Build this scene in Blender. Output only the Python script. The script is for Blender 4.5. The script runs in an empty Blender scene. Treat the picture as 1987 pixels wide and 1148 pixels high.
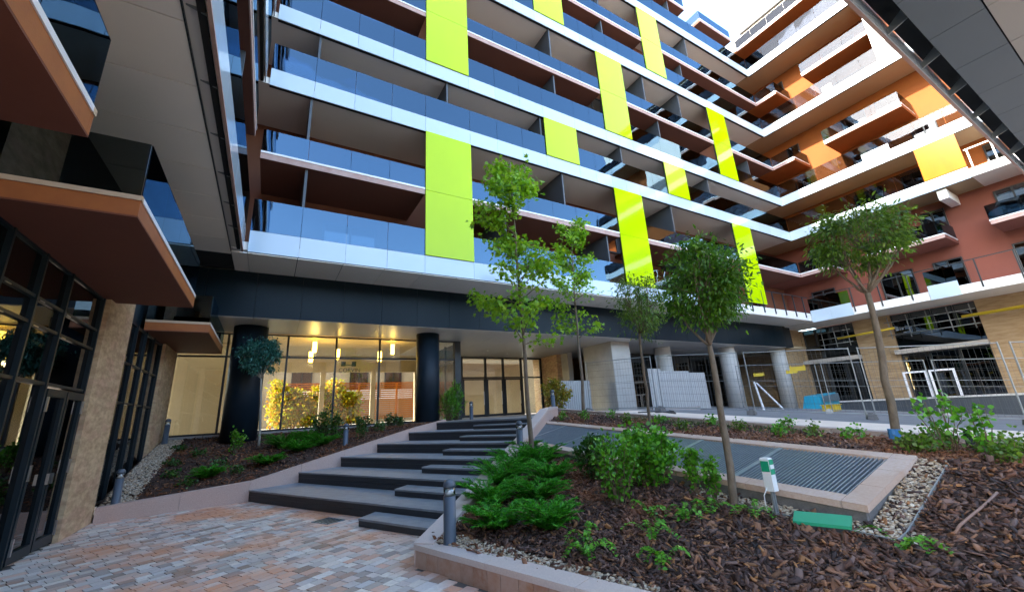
import bpy, math, random
import numpy as np
from mathutils import Vector, Matrix

SC = bpy.context.scene
COL = SC.collection
R = math.radians
random.seed(7)
RNG = np.random.default_rng(7)

# ------------------------------------------------------------------ camera
def setup_camera():
    yaw, pitch, roll = R(30.829), R(15.846), R(-3.225)
    f = Vector((math.sin(yaw) * math.cos(pitch), math.cos(yaw) * math.cos(pitch), math.sin(pitch)))
    r = Vector((math.cos(yaw), -math.sin(yaw), 0))
    u = r.cross(f)
    r2 = math.cos(roll) * r + math.sin(roll) * u
    u2 = -math.sin(roll) * r + math.cos(roll) * u
    cd = bpy.data.cameras.new('camera')
    cd.sensor_fit = 'HORIZONTAL'
    cd.sensor_width = 36.0
    cd.lens = 791.0 * 36.0 / 1987.0
    cd.clip_start = 0.05
    cd.clip_end = 3000
    co = bpy.data.objects.new('camera', cd)
    COL.objects.link(co)
    m = Matrix(((r2.x, u2.x, -f.x, 0), (r2.y, u2.y, -f.y, 0), (r2.z, u2.z, -f.z, 1.7), (0, 0, 0, 1)))
    co.matrix_world = m
    SC.camera = co
setup_camera()

# ------------------------------------------------------------------ light
SUN_TRAVEL = Vector((1.0, -0.05, -0.57)).normalized()
def setup_light():
    w = bpy.data.worlds.new('World')
    SC.world = w
    w.use_nodes = True
    nt = w.node_tree
    bg = nt.nodes['Background']
    sky = nt.nodes.new('ShaderNodeTexSky')
    sky.sky_type = 'NISHITA'
    sky.sun_disc = False
    to_sun = -SUN_TRAVEL
    sky.sun_elevation = math.asin(to_sun.z)
    sky.sun_rotation = math.atan2(to_sun.x, to_sun.y)
    sky.air_density = 1.0
    sky.dust_density = 1.2
    sky.ozone_density = 0.7
    nt.links.new(sky.outputs[0], bg.inputs[0])
    bg.inputs[1].default_value = 0.15
    sd = bpy.data.lights.new('sun', 'SUN')
    sd.energy = 2.0
    sd.angle = R(0.5)
    sd.color = (1.0, 0.90, 0.76)
    so = bpy.data.objects.new('sun', sd)
    so.rotation_euler = SUN_TRAVEL.to_track_quat('-Z', 'Y').to_euler()
    so.location = (-30, 10, 40)
    COL.objects.link(so)
    vs = SC.view_settings
    vs.view_transform = 'Standard'
    vs.look = 'None'
    vs.exposure = 3.45
    vs.gamma = 1.0
    vs.use_curve_mapping = False
setup_light()
SC.cycles.max_bounces = 10
SC.cycles.transparent_max_bounces = 24
SC.cycles.diffuse_bounces = 6
SC.cycles.glossy_bounces = 4
SC.cycles.caustics_reflective = False
SC.cycles.caustics_refractive = False

# ------------------------------------------------------------------ materials
M = {}
def mat(name, c, rough=0.6, spec=0.5, metal=0.0, var=0.0, vscale=3.0, c2=None, bump=0.0, bscale=60.0,
        rnd=None, ramp=None, stretch=(1, 1, 1), coat=0.0, emit=None, transl=0.0, tint=None):
    """procedural material. var: noise mix towards c2; rnd: 'island' or 'object' random pick out of ramp"""
    m = bpy.data.materials.new(name)
    m.use_nodes = True
    nt = m.node_tree
    N, L = nt.nodes, nt.links
    p = N['Principled BSDF']
    p.inputs['Roughness'].default_value = rough
    p.inputs['Specular IOR Level'].default_value = spec
    p.inputs['Metallic'].default_value = metal
    p.inputs['Coat Weight'].default_value = coat
    p.inputs['Coat Roughness'].default_value = 0.03
    p.inputs['Base Color'].default_value = (*c, 1)
    geo = N.new('ShaderNodeNewGeometry')
    tc = N.new('ShaderNodeMapping')
    tc.inputs['Scale'].default_value = stretch
    L.new(geo.outputs['Position'], tc.inputs['Vector'])
    col = None
    if rnd:
        if rnd == 'island':
            src = geo.outputs['Random Per Island']
        else:
            oi = N.new('ShaderNodeObjectInfo')
            src = oi.outputs['Random']
        cr = N.new('ShaderNodeValToRGB')
        cr.color_ramp.interpolation = 'LINEAR'
        els = cr.color_ramp.elements
        while len(els) < len(ramp):
            els.new(0.5)
        for i, cc in enumerate(ramp):
            els[i].position = i / (len(ramp) - 1)
            els[i].color = (*cc, 1)
        L.new(src, cr.inputs[0])
        col = cr.outputs[0]
    if tint:   # large soft patches of another colour (c_tint, scale, strength)
        nz = N.new('ShaderNodeTexNoise')
        nz.inputs['Scale'].default_value = tint[1]
        nz.inputs['Detail'].default_value = 2
        L.new(tc.outputs[0], nz.inputs['Vector'])
        mr = N.new('ShaderNodeMapRange')
        mr.inputs[1].default_value = 0.47
        mr.inputs[2].default_value = 0.62
        mr.inputs[4].default_value = tint[2]
        L.new(nz.outputs[0], mr.inputs[0])
        mx = N.new('ShaderNodeMix'); mx.data_type = 'RGBA'
        L.new(mr.outputs[0], mx.inputs[0])
        if col is not None:
            L.new(col, mx.inputs[6])
        else:
            mx.inputs[6].default_value = (*c, 1)
        mx.inputs[7].default_value = (*tint[0], 1)
        col = mx.outputs[2]
    if var > 0:
        nz = N.new('ShaderNodeTexNoise')
        nz.inputs['Scale'].default_value = vscale
        nz.inputs['Detail'].default_value = 6
        nz.inputs['Roughness'].default_value = 0.62
        L.new(tc.outputs[0], nz.inputs['Vector'])
        mr = N.new('ShaderNodeMapRange')
        mr.inputs[1].default_value = 0.35
        mr.inputs[2].default_value = 0.65
        mr.inputs[4].default_value = var
        L.new(nz.outputs[0], mr.inputs[0])
        mx = N.new('ShaderNodeMix'); mx.data_type = 'RGBA'
        L.new(mr.outputs[0], mx.inputs[0])
        if col is not None:
            L.new(col, mx.inputs[6])
        else:
            mx.inputs[6].default_value = (*c, 1)
        d = c2 if c2 else tuple(x * 0.5 for x in c)
        mx.inputs[7].default_value = (*d, 1)
        col = mx.outputs[2]
    if col is not None:
        L.new(col, p.inputs['Base Color'])
    if bump > 0:
        nz = N.new('ShaderNodeTexNoise')
        nz.inputs['Scale'].default_value = bscale
        nz.inputs['Detail'].default_value = 5
        L.new(tc.outputs[0], nz.inputs['Vector'])
        b = N.new('ShaderNodeBump')
        b.inputs['Strength'].default_value = bump
        b.inputs['Distance'].default_value = 0.02
        L.new(nz.outputs[0], b.inputs['Height'])
        L.new(b.outputs[0], p.inputs['Normal'])
    if emit:
        p.inputs['Emission Color'].default_value = (*emit[0], 1)
        p.inputs['Emission Strength'].default_value = emit[1]
    if transl > 0:
        t = N.new('ShaderNodeBsdfTranslucent')
        if col is not None:
            L.new(col, t.inputs[0])
        else:
            t.inputs[0].default_value = (*c, 1)
        ms = N.new('ShaderNodeMixShader')
        ms.inputs[0].default_value = transl
        out = N['Material Output']
        L.new(p.outputs[0], ms.inputs[1]); L.new(t.outputs[0], ms.inputs[2])
        L.new(ms.outputs[0], out.inputs[0])
    M[name] = m
    return m

def glass(name, tint, base, gcol=(1, 1, 1), rough=0.0, wave=0.0):
    """thin architectural glass: tinted see-through sheet plus mirror reflection that grows with angle"""
    m = bpy.data.materials.new(name)
    m.use_nodes = True
    nt = m.node_tree
    N, L = nt.nodes, nt.links
    N.remove(N['Principled BSDF'])
    t = N.new('ShaderNodeBsdfTransparent'); t.inputs[0].default_value = (*tint, 1)
    g = N.new('ShaderNodeBsdfGlossy'); g.inputs[0].default_value = (*gcol, 1); g.inputs['Roughness'].default_value = rough
    fr = N.new('ShaderNodeFresnel'); fr.inputs[0].default_value = 1.5
    mr = N.new('ShaderNodeMapRange')
    mr.inputs[3].default_value = base
    L.new(fr.outputs[0], mr.inputs[0])
    if wave > 0:
        geo = N.new('ShaderNodeNewGeometry')
        nz = N.new('ShaderNodeTexNoise'); nz.inputs['Scale'].default_value = 0.9; nz.inputs['Detail'].default_value = 1
        L.new(geo.outputs['Position'], nz.inputs['Vector'])
        b = N.new('ShaderNodeBump'); b.inputs['Strength'].default_value = wave; b.inputs['Distance'].default_value = 0.05
        L.new(nz.outputs[0], b.inputs['Height'])
        L.new(b.outputs[0], g.inputs['Normal'])
    ms = N.new('ShaderNodeMixShader')
    L.new(mr.outputs[0], ms.inputs[0]); L.new(t.outputs[0], ms.inputs[1]); L.new(g.outputs[0], ms.inputs[2])
    L.new(ms.outputs[0], N['Material Output'].inputs[0])
    M[name] = m
    return m

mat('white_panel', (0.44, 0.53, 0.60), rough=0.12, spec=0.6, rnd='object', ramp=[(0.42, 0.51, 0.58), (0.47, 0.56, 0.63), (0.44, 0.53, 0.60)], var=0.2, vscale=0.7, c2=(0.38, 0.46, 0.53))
mat('white_paint', (0.72, 0.70, 0.66), rough=0.5, var=0.15, vscale=1.5, c2=(0.66, 0.64, 0.60))
mat('white_metal', (0.78, 0.78, 0.78), rough=0.35)
mat('soffit_paint', (0.72, 0.69, 0.64), rough=0.75, var=0.25, vscale=0.6, c2=(0.64, 0.61, 0.57))
mat('soffit_panel', (0.86, 0.83, 0.77), rough=0.42, spec=0.45, rnd='object', ramp=[(0.82, 0.79, 0.74), (0.90, 0.87, 0.81), (0.86, 0.82, 0.75)], var=0.25, vscale=0.8, c2=(0.76, 0.73, 0.68))
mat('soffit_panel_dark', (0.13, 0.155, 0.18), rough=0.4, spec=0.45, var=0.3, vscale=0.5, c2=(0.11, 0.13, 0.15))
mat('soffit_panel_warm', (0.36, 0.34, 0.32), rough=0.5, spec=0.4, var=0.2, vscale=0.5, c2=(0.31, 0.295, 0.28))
mat('soffit_panel_low', (0.62, 0.60, 0.58), rough=0.4, spec=0.5, var=0.2, vscale=0.5, c2=(0.54, 0.52, 0.5))
mat('brown_render', (0.19, 0.068, 0.034), rough=0.8, var=0.35, vscale=1.2, c2=(0.15, 0.05, 0.026), bump=0.15, bscale=120)
mat('brown_soffit', (0.13, 0.044, 0.024), rough=0.7, var=0.3, vscale=1.0, c2=(0.10, 0.034, 0.02))
mat('bounce_tan_soffit', (0.34, 0.25, 0.15), rough=0.8, var=0.25, vscale=0.6, c2=(0.29, 0.21, 0.125))  # warm bounce light on the sunlit wing's soffits, put into the colour
mat('terracotta_render', (0.23, 0.062, 0.006), rough=0.85, var=0.35, vscale=0.9, c2=(0.18, 0.047, 0.005), bump=0.2, bscale=150)
mat('rose_render', (0.175, 0.052, 0.034), rough=0.85, var=0.35, vscale=0.8, c2=(0.125, 0.038, 0.026), bump=0.2, bscale=150)
mat('slab_edge', (0.36, 0.22, 0.19), rough=0.7, var=0.4, vscale=3, c2=(0.5, 0.4, 0.36))
mat('orange_edge', (0.36, 0.115, 0.028), rough=0.55, var=0.5, vscale=4, c2=(0.25, 0.07, 0.02), bump=0.1, bscale=80)
mat('orange_soffit', (0.15, 0.042, 0.02), rough=0.7, var=0.35, vscale=2, c2=(0.11, 0.03, 0.016))
mat('beige_strip', (0.55, 0.42, 0.28), rough=0.6, var=0.4, vscale=4, c2=(0.42, 0.3, 0.19))
mat('lime_glass', (0.42, 0.60, 0.001), rough=0.06, spec=0.28, coat=0.0, var=0.35, vscale=0.7, c2=(0.36, 0.52, 0.001), stretch=(1, 1, 0.35), bump=0.05, bscale=1.3)
mat('sunlit_lime_glass', (0.34, 0.10, 0.002), rough=0.15, spec=0.25, var=0.6, vscale=0.9, c2=(0.26, 0.07, 0.002), stretch=(1, 2.2, 0.5))  # lime screen in the sun: the sunlight is painted in as amber
mat('partition_dark', (0.055, 0.065, 0.075), rough=0.5, var=0.2, vscale=2)
mat('beam_cladding', (0.004, 0.011, 0.017), rough=0.35, spec=0.14, var=0.4, vscale=0.6, c2=(0.006, 0.015, 0.022))
mat('column_dark', (0.008, 0.017, 0.026), rough=0.45, spec=0.25, var=0.3, vscale=2, c2=(0.02, 0.03, 0.045))
mat('frame_dark', (0.012, 0.016, 0.02), rough=0.4)
mat('frame_steel', (0.008, 0.016, 0.021), rough=0.4, spec=0.3)
mat('gap_dark', (0.012, 0.013, 0.014), rough=0.9)
mat('steel', (0.55, 0.56, 0.57), rough=0.3, metal=1.0)
mat('concrete', (0.46, 0.43, 0.38), rough=0.85, var=0.6, vscale=1.6, c2=(0.34, 0.31, 0.27), bump=0.25, bscale=25)
mat('concrete_white', (0.56, 0.55, 0.52), rough=0.8, var=0.6, vscale=1.2, c2=(0.44, 0.43, 0.40), bump=0.15, bscale=30)
mat('concrete_dark', (0.16, 0.15, 0.14), rough=0.9, var=0.6, vscale=14, c2=(0.09, 0.085, 0.08), bump=0.3, bscale=60)
mat('stone_tan', (0.64, 0.46, 0.27), rough=0.7, var=0.85, vscale=4, c2=(0.34, 0.21, 0.11), tint=((0.60, 0.36, 0.24), 1.6, 0.7), bump=0.3, bscale=14, stretch=(1, 1, 2.5))
mat('stone_wall', (0.42, 0.30, 0.17), rough=0.8, var=0.8, vscale=3, c2=(0.26, 0.165, 0.08), bump=0.3, bscale=10, stretch=(1, 0.5, 3))
mat('granite_pink', (0.60, 0.43, 0.35), rough=0.7, var=0.6, vscale=90, c2=(0.36, 0.24, 0.20), bump=0.1, bscale=150, tint=((0.56, 0.44, 0.40), 1.2, 0.6))
mat('granite_coping', (0.60, 0.48, 0.41), rough=0.65, var=0.45, vscale=70, c2=(0.40, 0.31, 0.28), tint=((0.56, 0.50, 0.47), 1.0, 0.6))
mat('facing_stone', (0.36, 0.21, 0.14), rough=0.7, rnd='object', ramp=[(0.42, 0.26, 0.18), (0.36, 0.15, 0.07), (0.46, 0.31, 0.23), (0.30, 0.13, 0.065), (0.47, 0.33, 0.26), (0.38, 0.18, 0.09)], var=0.75, vscale=9, c2=(0.46, 0.33, 0.26), bump=0.15, bscale=60)
mat('grille_stone', (0.50, 0.35, 0.26), rough=0.7, var=0.5, vscale=30, c2=(0.42, 0.27, 0.19), tint=((0.56, 0.46, 0.40), 1.5, 0.6), bump=0.1, bscale=80)
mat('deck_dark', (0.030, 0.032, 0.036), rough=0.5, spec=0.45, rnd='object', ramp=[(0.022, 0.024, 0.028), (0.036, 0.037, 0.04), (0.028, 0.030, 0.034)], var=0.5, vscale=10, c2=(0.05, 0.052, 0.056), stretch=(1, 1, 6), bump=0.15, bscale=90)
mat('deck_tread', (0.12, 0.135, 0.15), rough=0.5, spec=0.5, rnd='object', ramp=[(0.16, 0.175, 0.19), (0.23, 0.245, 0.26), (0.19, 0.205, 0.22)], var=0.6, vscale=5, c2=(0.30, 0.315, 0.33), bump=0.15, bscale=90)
PAVE = [(0.52, 0.45, 0.40), (0.80, 0.70, 0.58), (0.28, 0.23, 0.20), (0.76, 0.50, 0.37), (0.54, 0.49, 0.46), (0.84, 0.76, 0.66), (0.26, 0.17, 0.11), (0.72, 0.40, 0.27), (0.66, 0.59, 0.53), (0.42, 0.34, 0.29)]
mat('paving_stone', PAVE[0], rough=0.6, spec=0.4, rnd='object', ramp=PAVE, var=0.4, vscale=25, c2=(0.44, 0.39, 0.36), tint=((0.74, 0.27, 0.09), 0.6, 0.8), bump=0.2, bscale=90)
mat('paving_stone_far', PAVE[0], rough=0.6, spec=0.4, rnd='island', ramp=PAVE, var=0.4, vscale=25, c2=(0.44, 0.39, 0.36), tint=((0.74, 0.27, 0.09), 0.6, 0.8), bump=0.2, bscale=90)
mat('joint_sand', (0.10, 0.09, 0.08), rough=1.0)
mat('street_ground', (0.50, 0.44, 0.36), rough=0.9, var=0.5, vscale=0.6)
mat('path_slab', (0.60, 0.50, 0.42), rough=0.75, rnd='object', ramp=[(0.66, 0.53, 0.43), (0.74, 0.61, 0.50), (0.69, 0.55, 0.43)], var=0.4, vscale=3, c2=(0.56, 0.42, 0.32), bump=0.1, bscale=60)
mat('asphalt', (0.14, 0.14, 0.145), rough=0.85, var=0.6, vscale=1.2, c2=(0.22, 0.21, 0.2), bump=0.3, bscale=120)
mat('kerb', (0.42, 0.33, 0.28), rough=0.75, var=0.5, vscale=20, c2=(0.33, 0.23, 0.18), bump=0.1, bscale=60)
mat('plaza', (0.36, 0.33, 0.30), rough=0.6, var=0.4, vscale=2)
mat('soil', (0.035, 0.02, 0.013), rough=1.0, var=0.6, vscale=30, c2=(0.075, 0.035, 0.02), bump=0.6, bscale=40)
mat('bark_chip', (0.1, 0.05, 0.03), rough=0.75, rnd='island', ramp=[(0.010, 0.005, 0.004), (0.07, 0.028, 0.016), (0.018, 0.008, 0.006), (0.13, 0.054, 0.030), (0.03, 0.013, 0.009), (0.27, 0.125, 0.062), (0.05, 0.022, 0.016), (0.18, 0.105, 0.08), (0.022, 0.010, 0.008), (0.36, 0.16, 0.055)], tint=((0.30, 0.095, 0.022), 0.8, 0.45), bump=0.3, bscale=150)
mat('pebble', (0.4, 0.36, 0.3), rough=0.6, rnd='island', ramp=[(0.24, 0.20, 0.15), (0.50, 0.42, 0.31), (0.36, 0.24, 0.13), (0.60, 0.53, 0.42), (0.42, 0.30, 0.19), (0.18, 0.16, 0.14)])
mat('grille_steel', (0.30, 0.35, 0.39), rough=0.36, metal=0.7, var=0.3, vscale=8)
mat('bark_grey', (0.19, 0.145, 0.10), rough=0.9, var=0.7, vscale=14, c2=(0.10, 0.07, 0.045), stretch=(1, 1, 0.4), bump=0.5, bscale=50)
mat('bark_pale', (0.36, 0.32, 0.26), rough=0.9, var=0.6, vscale=14, c2=(0.22, 0.18, 0.13), stretch=(1, 1, 0.4), bump=0.4, bscale=50)
mat('twig', (0.13, 0.09, 0.05), rough=0.9)
mat('leaf_maple', (0.1, 0.2, 0.02), rough=0.5, rnd='island', ramp=[(0.11, 0.26, 0.008), (0.22, 0.44, 0.012), (0.36, 0.56, 0.02), (0.16, 0.36, 0.01)], transl=0.5)
mat('leaf_ball', (0.05, 0.1, 0.02), rough=0.42, rnd='island', ramp=[(0.035, 0.11, 0.008), (0.10, 0.25, 0.014), (0.06, 0.17, 0.01), (0.19, 0.38, 0.02)], transl=0.45)
mat('leaf_blue', (0.03, 0.08, 0.06), rough=0.45, rnd='island', ramp=[(0.015, 0.09, 0.075), (0.05, 0.19, 0.15), (0.03, 0.13, 0.10), (0.07, 0.23, 0.13)], transl=0.25)
mat('leaf_olive', (0.05, 0.1, 0.02), rough=0.42, rnd='island', ramp=[(0.05, 0.11, 0.012), (0.13, 0.24, 0.02), (0.08, 0.18, 0.014), (0.22, 0.34, 0.03)], transl=0.42)
mat('leaf_juniper', (0.01, 0.1, 0.02), rough=0.5, rnd='island', ramp=[(0.018, 0.14, 0.008), (0.045, 0.33, 0.012), (0.12, 0.48, 0.02), (0.028, 0.23, 0.01)], transl=0.4)
mat('leaf_bright', (0.06, 0.2, 0.02), rough=0.4, rnd='island', ramp=[(0.045, 0.18, 0.008), (0.09, 0.32, 0.014), (0.17, 0.44, 0.02), (0.06, 0.24, 0.01)], transl=0.3)
mat('leaf_dark', (0.02, 0.07, 0.015), rough=0.4, rnd='island', ramp=[(0.016, 0.07, 0.01), (0.045, 0.14, 0.015), (0.03, 0.10, 0.012), (0.07, 0.18, 0.02)], transl=0.2)
mat('leaf_yellow', (0.5, 0.4, 0.02), rough=0.5, rnd='island', ramp=[(0.62, 0.44, 0.002), (0.40, 0.46, 0.003), (0.64, 0.25, 0.002), (0.25, 0.38, 0.006)], transl=0.5)
mat('leaf_gold', (0.4, 0.25, 0.02), rough=0.5, rnd='island', ramp=[(0.38, 0.24, 0.01), (0.30, 0.30, 0.02), (0.20, 0.22, 0.02), (0.42, 0.20, 0.01)], transl=0.3)
mat('grass', (0.05, 0.1, 0.02), rough=0.6, rnd='island', ramp=[(0.04, 0.09, 0.015), (0.08, 0.14, 0.025), (0.06, 0.11, 0.02)], transl=0.3)
mat('bollard_paint', (0.075, 0.095, 0.12), rough=0.4, spec=0.5, var=0.15, vscale=5)
glass('lens_glass', (0.8, 0.85, 0.85), 0.12)
mat('timber_slat', (0.62, 0.20, 0.008), rough=0.6, var=0.4, vscale=6, c2=(0.46, 0.13, 0.006), transl=0.3)
mat('lamp_amber', (0.8, 0.45, 0.05), rough=0.4, emit=((1.0, 0.55, 0.06), 3.0))
mat('interior_wall', (0.58, 0.48, 0.33), rough=0.9, var=0.2, vscale=1)
mat('interior_dark', (0.05, 0.045, 0.04), rough=0.9)
mat('interior_floor', (0.30, 0.26, 0.2), rough=0.4)
mat('green_plastic', (0.006, 0.30, 0.145), rough=0.4, var=0.2, vscale=12, c2=(0.01, 0.24, 0.12))
mat('white_plastic', (0.74, 0.74, 0.72), rough=0.4)
mat('hose', (0.22, 0.12, 0.08), rough=0.6)
mat('black_plastic', (0.015, 0.017, 0.02), rough=0.5)
mat('yellow_paint', (0.62, 0.44, 0.02), rough=0.5, var=0.3, vscale=3, c2=(0.5, 0.33, 0.02))
mat('blue_tape', (0.05, 0.22, 0.5), rough=0.5)
mat('teal_tarp', (0.02, 0.30, 0.42), rough=0.4)
mat('galvanised', (0.26, 0.28, 0.28), rough=0.45, metal=0.5)
mat('fence_wire', (0.10, 0.11, 0.11), rough=0.5, metal=0.3)
mat('corrugated', (0.40, 0.40, 0.38), rough=0.5, metal=0.15, var=0.35, vscale=2, c2=(0.31, 0.31, 0.30))
mat('street_wall', (0.16, 0.13, 0.095), rough=0.9, var=0.2, vscale=0.5)
mat('rear_wall', (0.34, 0.27, 0.18), rough=0.9, var=0.2, vscale=0.5)
mat('blue_drain', (0.10, 0.19, 0.25), rough=0.35, metal=0.5)
mat('wood_panel', (0.22, 0.10, 0.04), rough=0.6, var=0.4, vscale=3, c2=(0.15, 0.065, 0.025), stretch=(1, 1, 8))
glass('rail_glass', (0.28, 0.37, 0.44), 0.12, gcol=(0.31, 0.50, 0.68), wave=0.09)
glass('rail_glass_pale', (0.50, 0.53, 0.56), 0.015, gcol=(0.40, 0.43, 0.47), wave=0.03)
glass('rail_glass_dark', (0.08, 0.115, 0.13), 0.06, gcol=(0.8, 0.95, 1.0))
glass('shop_glass', (0.86, 0.90, 0.86), 0.05, wave=0.03)
glass('curtain_glass', (0.16, 0.20, 0.21), 0.06, wave=0.04)
glass('window_glass', (0.12, 0.15, 0.17), 0.14, wave=0.04)
glass('podium_glass', (0.06, 0.09, 0.10), 0.08, wave=0.05)

# ------------------------------------------------------------------ geometry helpers
def mesh(name, verts, faces, m, smooth=False):
    me = bpy.data.meshes.new(name)
    me.from_pydata([tuple(v) for v in verts], [], [tuple(f) for f in faces])
    me.materials.append(M[m])
    if smooth:
        me.polygons.foreach_set('use_smooth', [True] * len(me.polygons))
    me.update()
    return me

def np_mesh(name, V, F, m, smooth=False):
    """V (n,3) array, F (k,4) or (k,3) int array"""
    me = bpy.data.meshes.new(name)
    V = np.asarray(V, dtype=np.float32); F = np.asarray(F, dtype=np.int32)
    k = F.shape[1]
    me.vertices.add(len(V)); me.vertices.foreach_set('co', V.ravel())
    me.loops.add(F.size); me.loops.foreach_set('vertex_index', F.ravel())
    me.polygons.add(len(F))
    me.polygons.foreach_set('loop_start', np.arange(0, F.size, k, dtype=np.int32))
    me.polygons.foreach_set('loop_total', np.full(len(F), k, dtype=np.int32))
    if smooth:
        me.polygons.foreach_set('use_smooth', np.ones(len(F), dtype=bool))
    me.materials.append(M[m])
    me.update(calc_edges=True)
    me.validate()
    return me

def off(o):
    v = Vector((0, 0, 0))
    while o is not None:
        v = v + o.location
        o = o.parent
    return v

def obj(name, me, parent=None, loc=(0, 0, 0), rot=None, world=True):
    """link an object; loc is a world place unless world is False (then it is in the parent's own axes)"""
    o = bpy.data.objects.new(name, me)
    COL.objects.link(o)
    l = Vector(loc)
    if parent is not None:
        o.parent = parent
        if world:
            l = l - off(parent)
    o.location = l
    if rot is not None:
        o.rotation_euler = rot
    return o

def thing(name, label, cat, loc=(0, 0, 0), group=None, rotz=0.0):
    o = bpy.data.objects.new(name, None)
    o.empty_display_size = 0.3
    COL.objects.link(o)
    o.location = loc
    o.rotation_euler = (0, 0, rotz)
    return tag(o, label, cat, group)

def tag(o, label, cat, group=None):
    o['label'] = label
    o['category'] = cat
    if group:
        o['group'] = group
    return o

def kind(o, k):
    o['kind'] = k
    return o

CACHE = {}
BOXF = [(0, 3, 2, 1), (4, 5, 6, 7), (0, 1, 5, 4), (1, 2, 6, 5), (2, 3, 7, 6), (3, 0, 4, 7)]
def box_mesh(sx, sy, sz, m, bevel=0.0):
    key = (round(sx, 3), round(sy, 3), round(sz, 3), m, round(bevel, 4))
    if key in CACHE:
        return CACHE[key]
    x, y, z = sx / 2, sy / 2, sz / 2
    if bevel <= 0:
        v = [(-x, -y, -z), (x, -y, -z), (x, y, -z), (-x, y, -z), (-x, -y, z), (x, -y, z), (x, y, z), (-x, y, z)]
        me = mesh('box', v, BOXF, m)
    else:
        b = min(bevel, x * 0.9, y * 0.9, z * 0.9)
        v = []
        for zz, i in ((-z, 0), (z - b, 0), (z, b)):   # chamfer the upper rim
            for sxn, syn in ((-1, -1), (1, -1), (1, 1), (-1, 1)):
                v.append((sxn * (x - i), syn * (y - i), zz))
        f = [(3, 2, 1, 0), (8, 9, 10, 11)]
        for lv in (0, 4):
            for k in range(4):
                k2 = (k + 1) % 4
                f.append((lv + k, lv + k2, lv + 4 + k2, lv + 4 + k))
        me = mesh('box', v, f, m)
    CACHE[key] = me
    return me

def wbox(name, a, b, m, parent=None, bevel=0.0):
    """axis aligned box from corner a to corner b in world metres"""
    lo = [min(p, q) for p, q in zip(a, b)]
    hi = [max(p, q) for p, q in zip(a, b)]
    me = box_mesh(hi[0] - lo[0], hi[1] - lo[1], hi[2] - lo[2], m, bevel)
    return obj(name, me, parent, [(p + q) / 2 for p, q in zip(lo, hi)])

def hexa(name, bottom, top, m, parent=None):
    """six-sided solid out of four bottom and four top corners (world)"""
    v = list(bottom) + list(top)
    c = Vector((0, 0, 0))
    for p in v:
        c += Vector(p)
    c /= len(v)
    me = mesh(name, [Vector(p) - c for p in v], BOXF, m)
    return obj(name, me, parent, c)

class MB:
    """collects simple solids into one mesh"""
    def __init__(s):
        s.v = []; s.f = []
    def box(s, a, b):
        n = len(s.v)
        x0, y0, z0 = [min(p, q) for p, q in zip(a, b)]
        x1, y1, z1 = [max(p, q) for p, q in zip(a, b)]
        s.v += [(x0, y0, z0), (x1, y0, z0), (x1, y1, z0), (x0, y1, z0), (x0, y0, z1), (x1, y0, z1), (x1, y1, z1), (x0, y1, z1)]
        s.f += [tuple(n + i for i in q) for q in BOXF]
    def hexa(s, b, t):
        n = len(s.v)
        s.v += [tuple(p) for p in b] + [tuple(p) for p in t]
        s.f += [tuple(n + i for i in q) for q in BOXF]
    def tube(s, pts, rad, n=8, cap=True):
        pts = [Vector(p) for p in pts]
        if not hasattr(rad, '__len__'):
            rad = [rad] * len(pts)
        base = len(s.v)
        prev = None
        for i, p in enumerate(pts):
            d = (pts[min(i + 1, len(pts) - 1)] - pts[max(i - 1, 0)]).normalized()
            if prev is None:
                a = Vector((1, 0, 0)) if abs(d.x) < 0.8 else Vector((0, 1, 0))
                u = d.cross(a).normalized()
            else:
                u = (prev - d * prev.dot(d)).normalized()
            prev = u
            w = d.cross(u)
            for k in range(n):
                t = 2 * math.pi * k / n
                s.v.append(tuple(p + (u * math.cos(t) + w * math.sin(t)) * rad[i]))
        for i in range(len(pts) - 1):
            for k in range(n):
                k2 = (k + 1) % n
                s.f.append((base + i * n + k, base + i * n + k2, base + (i + 1) * n + k2, base + (i + 1) * n + k))
        if cap:
            s.f.append(tuple(base + k for k in reversed(range(n))))
            s.f.append(tuple(base + (len(pts) - 1) * n + k for k in range(n)))
    def lathe(s, prof, n=20, c=(0, 0, 0)):
        base = len(s.v)
        for r, z in prof:
            for k in range(n):
                t = 2 * math.pi * k / n
                s.v.append((c[0] + r * math.cos(t), c[1] + r * math.sin(t), c[2] + z))
        for i in range(len(prof) - 1):
            for k in range(n):
                k2 = (k + 1) % n
                s.f.append((base + i * n + k, base + i * n + k2, base + (i + 1) * n + k2, base + (i + 1) * n + k))
        s.f.append(tuple(base + k for k in reversed(range(n))))
        s.f.append(tuple(base + (len(prof) - 1) * n + k for k in range(n)))
    def build(s, name, m, parent=None, loc=(0, 0, 0), smooth=False, world=True, rot=None):
        return obj(name, mesh(name, s.v, s.f, m, smooth), parent, loc, rot, world)
    def build_world(s, name, m, parent=None, smooth=False):
        """vertices are world places; origin put at their middle"""
        a = np.array(s.v)
        c = (a.min(0) + a.max(0)) / 2
        me = mesh(name, a - c, s.f, m, smooth)
        return obj(name, me, parent, tuple(c))

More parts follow.
